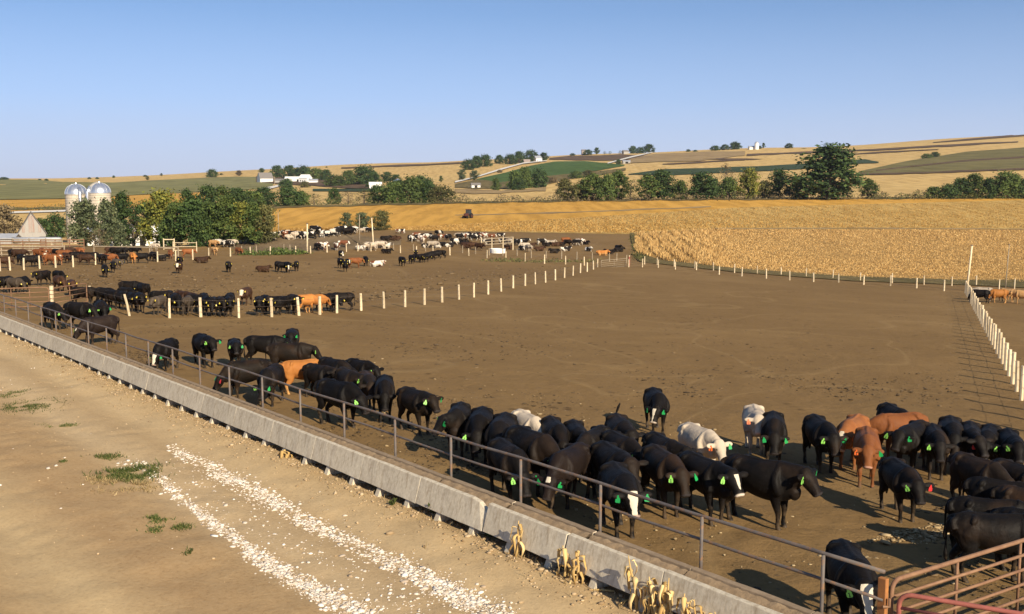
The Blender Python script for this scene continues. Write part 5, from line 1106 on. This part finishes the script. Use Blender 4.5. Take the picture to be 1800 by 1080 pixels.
building(1099, 271, 'shed', 'tan skyline shed left of the low white farmhouse', 9, 7, 4, 2, .4, M['wboard'], M['shingle'], cat='shed')
building(1026, 273, 'barn', 'square brown skyline barn left of the dark skyline bush', 7, 6, 7, 2.0, .1, M['barnred'], M['shingle'], cat='barn')
p = at(1330, 263); o = tag(empty('silo', tuple(p)), 'tiny white silo on the right skyline', 'silo')
MB().lathe([(3.2, -.5), (3.2, 8.5)], 20).build('shaft', M['white'], o, smooth=True); MB().lathe([(3.25, 8.5), (2.6, 10.2), (1.2, 11.3), (.02, 11.6)], 20).build('dome', M['tin'], o, smooth=True)
building(1322, 263, 'shed', 'tiny white skyline shed beside the white silo', 10, 7, 3, 2, .1, M['white'], M['tin'], cat='shed')
building(836, 331, 'shed', 'small pale open shed on the slope under the chalk road', 6, 4, 2.2, 1.2, .2, M['white'], M['shingle'], doors=[('f', 0, 0, 2, 1.8)], cat='shed')
building(1101, 288, 'shed', 'small grey shed beside the chalk road on the hill', 8, 5, 2.4, 1.2, .1, M['wboard'], M['tin'], doors=[('f', 0, 0, 3, 2)], cat='shed')
p = at(483, 329); o = tag(empty('utility_pole', tuple(p)), 'pole beside the white farm drive', 'pole'); MB().tube([(0, 0, -.5), (0, 0, 8.5)], [.3, .2], 6).build('shaft', M['postdk'], o); MB().box((0, 0, 8), (1.8, .15, .15)).build('crossarm', M['postdk'], o)
# ---- tractor working the golden field
p = at(822, 385); o = tag(empty('tractor', tuple(p), -2.0), 'dark red tractor working alone in the golden field', 'tractor')
S_ = 1.0
MB().box((.9 * S_, 0, 1.25 * S_), (1.9 * S_, .8 * S_, .8 * S_)).build('hood', M['rustdk'], o, bevel=.08)
MB().prism([(-.75, 1.0), (.75, 1.0), (.62, 2.75), (-.62, 2.75)], (0, S_, 0), (0, 0, S_), (1, 0, 0), (-1.3 * S_, 0, 0), 1.3 * S_).build('cab', M['glass'], o)
MB().box((-.65 * S_, 0, 2.82 * S_), (1.55 * S_, 1.45 * S_, .16 * S_)).build('roof', M['rustdk'], o, bevel=.04)
MB().tube([(1.0 * S_, .2, 1.6 * S_), (1.0 * S_, .2, 2.5 * S_)], .06, 6).build('exhaust', M['dark'], o)
for y in (-.85, .85):
    w_ = MB().tube([(-.7 * S_, (y - .25) * S_, .85 * S_), (-.7 * S_, (y + .25) * S_, .85 * S_)], .87 * S_, 20).build('rear_wheel', M['dark'], o); MB().tube([(-.7 * S_, (y - .27) * S_, .85 * S_), (-.7 * S_, (y + .27) * S_, .85 * S_)], .45 * S_, 14).build('rim', M['rustdk'], w_)
    MB().tube([(1.5 * S_, (y * .85 - .16) * S_, .5 * S_), (1.5 * S_, (y * .85 + .16) * S_, .5 * S_)], .5 * S_, 16).build('front_wheel', M['dark'], o)
# ---- wooden trough with a round tank in the far lot
p = at(874, 440); o = tag(empty('feed_trough', tuple(p), .06), 'pale wooden rail feeder above a white tank in the far lot', 'feeder')
for z in (1.0, 1.45, 1.9): MB().tube([(-2.7, -.9, z - .1), (2.6, -.9, z + .25)], .085, 6).build('rail', M['postdk'], o)
for x in (-2.6, -.9, .9, 2.5): MB().tube([(x, -.9, -.2), (x, -.9, 2.1)], .09, 6).build('post', M['post'], o)
p = at(875, 446); o = tag(empty('water_tank', tuple(p)), 'white round stock tank under the wooden feeder', 'tank')
MB().lathe([(1.15, -.2), (1.2, .75), (1.1, .75), (1.05, .1), (.01, .1)], 24).build('wall', M['white'], o, smooth=False); MB().lathe([(1.06, .6), (.01, .6)], 24).build('water', M['glass'], o)
# ---- loading pens and rail panels at far left, white framed gate
def panel(px, py, L, H, n, label, mat, rz=0.0, name='rail_panel', r=.07, nv=4):
    p = at(px, py); o = tag(empty(name, tuple(p), rz), label, 'fence')
    for i in range(n): MB().tube([(-L / 2, 0, .3 + (H - .3) * i / (n - 1)), (L / 2, 0, .3 + (H - .3) * i / (n - 1))], r, 6).build('rail', mat, o)
    for i in range(nv): x = -L / 2 + L * i / (nv - 1); MB().tube([(x, .1, -.2), (x, .1, H + .15)], r * 1.15, 6).build('post', mat, o)
panel(325, 444, 3.4, 1.4, 3, 'white framed gate panel standing in the back pens', M['post'], 0.0, 'stock_gate', .06, 2)
panel(20, 444, 9, 1.4, 4, 'rusty rail panel at the left edge under the barn', M['rust'])
panel(66, 441, 7, 1.6, 5, 'tan rail panel in front of the long pale tank', M['postdk'])
panel(110, 440, 6, 1.5, 4, 'rusty rail panel left of the silo grove', M['rust'], .2)
panel(30, 452, 11, 1.2, 3, 'pale rail panel behind the red cattle at far left', M['postdk'], .02)
panel(238, 452, 12, 1.25, 2, 'sagging pale rail above the black and orange cattle', M['postdk'], -.25)
panel(297, 440, 1.6, 1.6, 2, 'narrow pale gate frame left of the white framed gate', M['post'], 0, 'stock_gate', .08, 2)
# ================================================================ CROPS, STONES, CLODS, STALKS, GRASS
def cards(name, P, h, w, mat, r, lean=.35, label=None):
    n = len(P); a = r.uniform(0, 6.28, n); u = np.stack([np.cos(a), np.sin(a), np.zeros(n)], 1) * (w * r.uniform(.5, 1.3, n))[:, None]
    top = np.stack([r.normal(0, lean, n) * h, r.normal(0, lean, n) * h, h * r.uniform(.6, 1.2, n)], 1)
    V = np.stack([P - u, P + u, P + top + u * .35, P + top - u * .35], 1).reshape(-1, 3)
    return tag(quads_obj(name, V, n, mat, None, np.clip(r.normal(.5, .24, n), 0, 1)), label, None, None, 'stuff')
CROP = tinted('dry_corn_leaves', (.26, .15, .048), (.43, .265, .095), (.55, .39, .17), transl=.2)
BEAN = tinted('ripe_bean_plants', (.27, .14, .03), (.52, .30, .08), (.66, .45, .17), transl=.2)
r = np.random.default_rng(31)
def sample(top, bot, n):
    t, b = np.array(top, float), np.array(bot, float); x = r.uniform(max(t[0, 0], b[0, 0]), min(t[-1, 0], b[-1, 0]), n); y0 = np.interp(x, *t.T); y1 = np.interp(x, *b.T)
    return x, y0 + (y1 - y0) * r.random(n)
cx, cy = sample([(1117, 413), (1250, 405), (1800, 406), (1960, 408)], [(1117, 446), (1160, 459), (1300, 475), (1500, 489), (1700, 496), (1800, 498), (1960, 510)], 90000)
Pc = cast(cx, cy)
a0 = at(1180, 420); a1 = at(1228, 455); rd = np.array([a1.x - a0.x, a1.y - a0.y]); rd /= np.linalg.norm(rd); per = Pc[:, 0] * -rd[1] + Pc[:, 1] * rd[0]
ph = (per / 2.6 + .12 * np.sin(Pc[:, 1] / 9)) % 1.0
west = np.clip((1290 - cx) / 70, 0, 1); keep = (r.random(len(cx)) > west * (ph > .5) * .97); Pc = Pc[keep]; west = west[keep]
hh = .20 + .50 * west + .0014 * (Pc[:, 1] - 130) + .12 * (vnoise(Pc[:, 0], Pc[:, 1], 14, 33))
cards('corn_crop', Pc, hh, .085 * Pc[:, 1] / 150, CROP, r, .28, 'ripe golden corn standing beyond the back fence')
fx, fy = sample([(475, 407), (560, 404), (700, 401.5), (1000, 385.5), (1300, 366.5), (1800, 354)], [(475, 412), (560, 405.5), (700, 405.5), (1100, 411), (1250, 402), (1800, 402)], 42000)
Pf = cast(fx, fy); cards('stubble', Pf, np.full(len(Pf), .40), .20, BEAN, r, .35, 'pale gold crop stubble covering the middle field')

def rocks(name, P, size, mat, r, flat=.65, label=None):
    """many small broken stones, all different"""
    g = (1 + 5 ** .5) / 2
    bv = np.array([(-1, g, 0), (1, g, 0), (-1, -g, 0), (1, -g, 0), (0, -1, g), (0, 1, g), (0, -1, -g), (0, 1, -g), (g, 0, -1), (g, 0, 1), (-g, 0, -1), (-g, 0, 1)], float); bv /= np.linalg.norm(bv[0])
    bf = np.array([(0, 11, 5), (0, 5, 1), (0, 1, 7), (0, 7, 10), (0, 10, 11), (1, 5, 9), (5, 11, 4), (11, 10, 2), (10, 7, 6), (7, 1, 8), (3, 9, 4), (3, 4, 2), (3, 2, 6), (3, 6, 8), (3, 8, 9), (4, 9, 5), (2, 4, 11), (6, 2, 10), (8, 6, 7), (9, 8, 1)])
    n = len(P); a = r.uniform(0, 6.28, n); c, s = np.cos(a), np.sin(a)
    V = bv[None] * r.uniform(.6, 1.25, (n, 12, 1)); V = V * (np.stack([r.uniform(.7, 1.3, n), r.uniform(.6, 1.1, n), r.uniform(.7, 1.1, n) * flat], 1)[:, None])
    V = np.stack([V[..., 0] * c[:, None] - V[..., 1] * s[:, None], V[..., 0] * s[:, None] + V[..., 1] * c[:, None], V[..., 2]], -1) * size[:, None, None]
    V = V + P[:, None] ; V[..., 2] += (size * .25)[:, None]
    Fa = (bf[None] + (np.arange(n) * 12)[:, None, None]).reshape(-1, 3); me = bpy.data.meshes.new(name)
    me.vertices.add(n * 12); me.vertices.foreach_set('co', V.astype(np.float32).ravel()); me.loops.add(len(Fa) * 3); me.loops.foreach_set('vertex_index', Fa.astype(np.int32).ravel())
    me.polygons.add(len(Fa)); me.polygons.foreach_set('loop_start', np.arange(0, len(Fa) * 3, 3, dtype=np.int32)); me.polygons.foreach_set('loop_total', np.full(len(Fa), 3, np.int32))
    ta = me.attributes.new('tint', 'FLOAT', 'POINT'); ta.data.foreach_set('value', np.repeat(np.clip(r.normal(.5, .25, n), 0, 1), 12).astype(np.float32))
    me.materials.append(mat); me.update(calc_edges=True); return tag(link(bpy.data.objects.new(name, me)), label, None, None, 'stuff')
def rk_mat(name, d, m, l):
    return tinted(name, d, m, l, .95, 0.0)
LIME = rk_mat('limestone_chips', (.38, .28, .18), (.66, .58, .48), (.82, .77, .68)); CLOD = rk_mat('road_clods', (.22, .145, .075), (.40, .285, .16), (.55, .42, .26)); DUNG = rk_mat('dung_clods', (.045, .029, .015), (.125, .082, .040), (.24, .165, .085)); STRAW = rk_mat('straw_bits', (.17, .115, .055), (.27, .19, .095), (.42, .32, .18))
DUNG2 = rk_mat('dark_dung', (.035, .023, .012), (.085, .056, .028), (.15, .10, .05))
def on_road(px, py):
    """pixel of the survey -> road surface"""
    px = np.asarray(px, float); py = np.asarray(py, float); k = np.tan(PITCH + np.arctan((py - 540) / F)); h = np.full_like(px, CAMZ + .06)
    for _ in range(4):
        D = h / k; X = (px - 900) / F * (D * math.cos(PITCH) + h * math.sin(PITCH)); s, t = st_of(X, D); h = CAMZ - road_z(s, t)
    return np.stack([X, D, CAMZ - h], 1)
def strip(line, n, wid):
    ln = np.array(line, float); d = np.r_[0, np.cumsum(np.hypot(np.diff(ln[:, 0]), np.diff(ln[:, 1])))]; q = r.uniform(0, d[-1], n)
    x = np.interp(q, d, ln[:, 0]); y = np.interp(q, d, ln[:, 1]); w = np.interp(q, d, ln[:, 2]) * wid
    o = r.normal(0, 1, n); keep = r.random(n) < np.interp(q, d, ln[:, 3]); o = o[keep]
    return x[keep] + o * w[keep] * .45, y[keep] - o * w[keep] * .8
# (x, y, half width, density)
SA = [(292, 786, 9, .3), (330, 803, 14, .8), (420, 850, 16, 1), (520, 905, 17, .9), (590, 942, 14, .45), (660, 975, 17, .7), (760, 1025, 22, 1), (900, 1095, 30, 1)]
SB = [(205, 815, 12, .06), (255, 822, 14, .35), (290, 850, 13, .6), (345, 897, 12, .75), (400, 940, 13, .9), (470, 992, 16, 1), (560, 1042, 20, 1), (660, 1095, 26, 1)]
pts = []
for ln, n in ((SA, 9000), (SB, 7500)):
    x, y = strip(ln, n, .50); pts.append(np.stack([x, y], 1))
x, y = strip([(300, 810, 40, .25), (420, 890, 55, .4), (560, 970, 65, .5), (760, 1080, 80, .5)], 1700, .5); pts.append(np.stack([x, y], 1))
pp = np.concatenate(pts); Pr = on_road(pp[:, 0], pp[:, 1]); s_r, t_r = st_of(Pr[:, 0], Pr[:, 1]); kp = r.random(len(Pr)) < np.clip(.95 + 1.5 * vnoise(s_r, t_r * 1.5, .9, 61) + .8 * vnoise(s_r, t_r * 2, .25, 62), .05, 1); Pr = Pr[kp]; sz = r.gamma(1.15, .0135, len(Pr)) + .005; Pr[:, 2] -= sz * .25
rocks('gravel', Pr, np.minimum(sz, .075), LIME, r, .6, 'white limestone chips in two tracks along the dirt road')
# loose clods over the road and the rubble bank under the bunk
n = 5200; S = r.uniform(-3, 45, n) ** 1.0; T = -r.gamma(2.0, .26, n) - .62; keep = T > -2.6; S, T = S[keep], T[keep]
X, Yy = xy_of(S, T); Zr = road_z(S, T); sz = r.gamma(1.5, .011, len(S)) + .006
rocks('clods', np.stack([X, Yy, Zr], 1), np.minimum(sz, .075), CLOD, r, .6, 'tan clods banked along the foot of the feed bunk')
n = 6000; S = r.uniform(-10, 40, n); T = r.uniform(-14, -1.2, n); m_ = r.random(n) < np.clip(.35 + 1.3 * vnoise(S, T, 2.6, 41), .03, 1); S, T = S[m_], T[m_]
X, Yy = xy_of(S, T); rocks('clods', np.stack([X, Yy, road_z(S, T)], 1), np.minimum(r.gamma(1.4, .006, len(S)) + .003, .045), CLOD, r, .55, 'small tan clods scattered over the dirt road')
n = 130; S = r.uniform(-8, 40, n); T = r.uniform(-13, -2, n); X, Yy = xy_of(S, T); rocks('pebbles', np.stack([X, Yy, road_z(S, T)], 1), r.gamma(2, .010, n) + .008, LIME, r, .6, 'stray pale pebbles on the dirt road')
# dung and hoof-broken clods in the pens
qx, qy = sample([(150, 575), (500, 560), (900, 500), (1300, 495), (1800, 520)], [(150, 600), (500, 740), (900, 890), (1300, 1040), (1800, 1150)], 20000)
Pd = cast(qx, qy); m_ = r.random(len(Pd)) < np.clip(.40 + 1.5 * vnoise(Pd[:, 0], Pd[:, 1], 5.5, 42) + .7 * vnoise(Pd[:, 0], Pd[:, 1], 1.6, 43), .04, 1); Pd = Pd[m_]
_, td = st_of(Pd[:, 0], Pd[:, 1]); Pd = Pd[td > .35]
rocks('dung_clods', Pd + np.array([0, 0, .02]), np.minimum(r.gamma(1.5, .013, len(Pd)) + .008 + Pd[:, 1] * .0003, .11), DUNG2, r, .30, 'dark dung clods trodden over the pen floor')
qx, qy = sample([(640, 550), (900, 510), (1100, 482), (1300, 500), (1500, 512), (1690, 530)], [(640, 680), (900, 690), (1100, 700), (1300, 700), (1500, 710), (1690, 720)], 9000); Pd = cast(qx, qy); m_ = r.random(len(Pd)) < np.clip(.30 + 1.4 * vnoise(Pd[:, 0], Pd[:, 1], 8, 46) + .9 * vnoise(Pd[:, 0], Pd[:, 1], 2.2, 47), .03, 1); Pd = Pd[m_]
rocks('dung_clods', Pd + np.array([0, 0, .02]), np.minimum(r.gamma(1.6, .017, len(Pd)) + .018, .12), DUNG2, r, .28, 'dark dung pats and hoof clods across the open middle of the main pen')
qx, qy = sample([(100, 470), (500, 460), (1000, 470)], [(100, 520), (500, 555), (1000, 478)], 5000); Pd = cast(qx, qy); m_ = r.random(len(Pd)) < .5 + vnoise(Pd[:, 0], Pd[:, 1], 9, 44); Pd = Pd[m_]
rocks('dung_clods', Pd + np.array([0, 0, .04]), r.gamma(2.0, .03, len(Pd)) + .03, DUNG, r, .4, 'dung clods over the floor of the second pen')
qx, qy = sample([(1490, 968), (1560, 940), (1640, 926), (1720, 912)], [(1490, 990), (1560, 985), (1640, 955), (1720, 925)], 1300); Ps = cast(qx, qy); m_ = r.random(len(Ps)) < .5 + 1.8 * vnoise(Ps[:, 0], Ps[:, 1], .9, 45); Ps = Ps[m_]
rocks('straw_litter', Ps + np.array([0, 0, .03]), r.gamma(1.5, .013, len(Ps)) + .008, STRAW, r, .35, 'pale trampled straw on the pen floor by the gates')
qx, qy = sample([(560, 600), (900, 640), (1300, 700), (1700, 760)], [(560, 760), (900, 880), (1300, 1030), (1700, 1060)], 700); Ps = cast(qx, qy); _, td = st_of(Ps[:, 0], Ps[:, 1]); Ps = Ps[td > .35]
rocks('straw_litter', Ps + np.array([0, 0, .03]), r.gamma(2, .010, len(Ps)) + .008, STRAW, r, .4, 'pale bits scattered thinly over the pen floor')
# grass tufts
GRASS = tinted('road_grass', (.030, .050, .012), (.070, .095, .022), (.20, .18, .06)); DRYG = tinted('dry_grass', (.16, .11, .05), (.33, .24, .11), (.50, .38, .20))
def tuft(px, py, w, d, n, h, mat, label, name='grass'):
    c = on_road(np.array([px]), np.array([py]))[0]; q = r.normal(0, 1, (n, 2)) * np.array([w, d]) * .5; lump = vnoise(q[:, 0] + px, q[:, 1] + py, .35, 51) > -.12; q = q[lump]
    P = np.stack([c[0] + q[:, 0], c[1] + q[:, 1]], 1); s, t = st_of(P[:, 0], P[:, 1]); ok = t < -.1; P = P[ok]; P = np.column_stack([P, road_z(s[ok], t[ok]) - .01])
    cards(name, P, h * r.uniform(.5, 1.2, len(P)), .012, mat, r, .55, label)
tuft(228, 836, .62, .75, 3800, .10, GRASS, 'green grass patch at the start of the left gravel track')
tuft(222, 852, .75, .6, 1400, .09, DRYG, 'dry grass edging the green patch on the road')
tuft(185, 842, .5, .4, 500, .07, DRYG, 'thin dry grass left of the green road patch')
tuft(48, 716, .95, 1.0, 2200, .06, GRASS, 'dark green mat of weeds at the left edge of the road')
tuft(22, 694, .45, .6, 600, .05, GRASS, 'small dark weed mat above the left road weeds')
tuft(112, 749, .55, .35, 700, .05, GRASS, 'narrow dark weed patch on the road'); tuft(188, 804, .4, .3, 600, .06, GRASS, 'dark weed patch just above the green road patch')
tuft(276, 912, .22, .3, 420, .07, GRASS, 'small grass tuft below the green patch'); tuft(312, 927, .28, .25, 420, .07, GRASS, 'small grass tuft right of another tuft'); tuft(275, 932, .2, .2, 220, .06, GRASS, 'lowest of three small grass tufts')
tuft(338, 972, .15, .18, 200, .06, GRASS, 'lone sprig of grass beside the left gravel track'); tuft(110, 812, .1, .12, 120, .06, GRASS, 'tiny weed on the brown road verge')
n = 3200; S = r.uniform(-3, 42, n); T = -.62 - r.gamma(1.6, .22, n); X, Yy = xy_of(S, T); m_ = r.random(n) < .35 + vnoise(S, T, 2.2, 52)
cards('dry_grass', np.stack([X, Yy, road_z(S, T)], 1)[m_], np.full(int(m_.sum()), .11), .010, DRYG, r, .6, 'dry grass and chaff along the foot of the feed bunk')
def weed(px, py, h, label, n=90):
    """leafy weed clump: stems part and leaves part"""
    c = on_road(np.array([px]), np.array([py]))[0]; o = tag(empty('weed', tuple(c)), label, 'weed'); mb = MB(); V = []
    for i in range(9):
        a = r.uniform(0, 6.28); e = np.array([math.cos(a), math.sin(a), 0]) * h * r.uniform(.15, .75) + np.array([0, 0, h * r.uniform(.5, 1.0)]); mb.tube([(0, 0, -.02), tuple(e * .5 + [0, 0, .05]), tuple(e)], .006, 4)
        for j in range(n // 9):
            p = e * r.uniform(.25, 1.05); u = r.normal(size=3) * .035; w = r.normal(size=3) * .022; V.append([p - u, p + w, p + u, p - w])
    mb.build('stems', LEAF['olive'], o); quads_obj('leaves', np.array(V).reshape(-1, 3), len(V), GRASS, o, np.clip(r.normal(.45, .2, len(V)), 0, 1))
weed(768, 906, .42, 'bushy green weed growing against the bunk, left one', 260); weed(862, 944, .34, 'green weed against the bunk, right one near the broken corner', 200); weed(690, 888, .15, 'small green weed below the bunk left of the bushy weed', 60)
# dry corn plants standing along the bunk
HUSK = tinted('dry_corn_stalk', (.34, .20, .06), (.60, .40, .15), (.78, .60, .30), transl=.15)
def stalk(px, py, h, label, leaves=8, lean=0.0):
    h = h * 1.22
    c = on_road(np.array([px]), np.array([py]))[0]; s, t = st_of(c[0], c[1]); t = min(t, -1.02); xx_, yy_ = xy_of(s, t); c = np.array([xx_, yy_, float(road_z(s, t))])
    o = tag(empty('dry_corn_plant', tuple(c)), label, 'corn plant', 'dry corn stalks along the feed bunk'); la = r.uniform(0, 6.28)
    top = np.array([lean + r.uniform(-.12, .12), r.uniform(-.10, .10), h]); q = lambda f: top * f + np.array([.03 * math.sin(5 * f), 0, 0])
    mb = MB().tube([tuple(q(f) - np.array([0, 0, .03])) for f in (0, .25, .5, .75, 1.0)], [.030, .027, .023, .018, .008], 7); st_ = mb.build('stalk', HUSK, o, smooth=True)
    for me_ in (st_.data,):
        a_ = me_.attributes.new('tint', 'FLOAT', 'POINT'); a_.data.foreach_set('value', np.full(len(me_.vertices), .55, np.float32))
    for i in range(leaves):
        f = .22 + .75 * i / leaves; b = q(f); a = la + i * 2.5 + r.uniform(-.5, .5); d = np.array([math.cos(a), math.sin(a), 0]); L_ = r.uniform(.20, .42); wv = np.array([-d[1], d[0], 0]); vs = []; k = 6; tw = r.uniform(-1, 1)
        for j in range(k + 1):
            g = j / k; p = b + d * (.02 + L_ * (.34 * math.sin(g * 2.4) + .07 * math.sin(9 * g + i))) + np.array([0, 0, L_ * (.42 * g - 1.35 * g * g)]); w_ = .040 * math.sin(math.pi * min(1, .15 + g * .85)) + .004; tv = wv * math.cos(tw * g) + np.array([0, 0, 1]) * math.sin(tw * g); vs += [p - tv * w_, p + d * .008 + np.array([0, 0, .008]), p + tv * w_]
        fs = []
        for j in range(k): fs += [(j * 3, j * 3 + 1, j * 3 + 4, j * 3 + 3), (j * 3 + 1, j * 3 + 2, j * 3 + 5, j * 3 + 4)]
        lf = mesh_obj('leaf', vs, fs, HUSK, o, True); sd_ = lf.modifiers.new('thick', 'SOLIDIFY'); sd_.thickness = .003
        a_ = lf.data.attributes.new('tint', 'FLOAT', 'POINT'); a_.data.foreach_set('value', np.full(len(lf.data.vertices), r.uniform(.2, .9), np.float32))
for row in [(925, 975, .62, 'dry corn plant in front of the broken bunk corner'), (1006, 1012, .50, 'left plant of the pair of dry corn plants below the bunk joint'), (1026, 1020, .52, 'right plant of the pair of dry corn plants below the bunk joint'),
            (1128, 1072, .78, 'tallest dry corn plant at the left of the thick clump'), (1138, 1082, .50, 'short bent dry corn plant under the tallest one'), (1152, 1084, .56, 'dry corn plant in the middle of the thick clump'), (1163, 1090, .58, 'dry corn plant right of the middle of the thick clump'), (1175, 1092, .62, 'rightmost dry corn plant of the thick clump'),
            (1226, 1100, .52, 'lone dry corn plant right of the thick clump'), (1300, 1130, .50, 'dry corn plant cut by the bottom of the frame'), (590, 792, .16, 'short dry corn stub below the bunk left of the weeds'), (1247, 1108, .50, 'thin dry corn plant right of the lone one')]:
    stalk(*row)
for i, (px, py) in enumerate([(1060, 1040), (985, 1000), (945, 985), (1100, 1060), (760, 900)]):
    c = on_road(np.array([px]), np.array([py]))[0]; a = r.uniform(0, 3.1); o = tag(MB().tube([(-.2, 0, .02), (0, .02, .035), (.2, 0, .02)], [.014, .016, .010], 5).build('corn_stalk', HUSK), 'broken dry corn stalk lying on the ground, %s from left' % ordw([3, 2, 1, 4, 0][i]), 'corn stalk', 'broken corn stalks on the ground'); o.location = tuple(c); o.rotation_euler = (0, 0, a)
    a_ = o.data.attributes.new('tint', 'FLOAT', 'POINT'); a_.data.foreach_set('value', np.full(len(o.data.vertices), .6, np.float32))
# ================================================================ AIR
hz = MB().box((0, 2550, 90), (12400, 5500, 400)).build('haze', None or bpy.data.materials.new('thin_haze')); tag(hz, 'thin dry haze over the whole valley', kind='stuff')
hm = hz.data.materials[0]; hm.use_nodes = True; hm.node_tree.nodes.clear(); ho_ = hm.node_tree.nodes.new('ShaderNodeOutputMaterial'); pv = hm.node_tree.nodes.new('ShaderNodeVolumePrincipled')
pv.inputs['Color'].default_value = (.80, .86, 1.0, 1); pv.inputs['Density'].default_value = .00005; pv.inputs['Anisotropy'].default_value = .2
hm.node_tree.links.new(pv.outputs[0], ho_.inputs['Volume'])
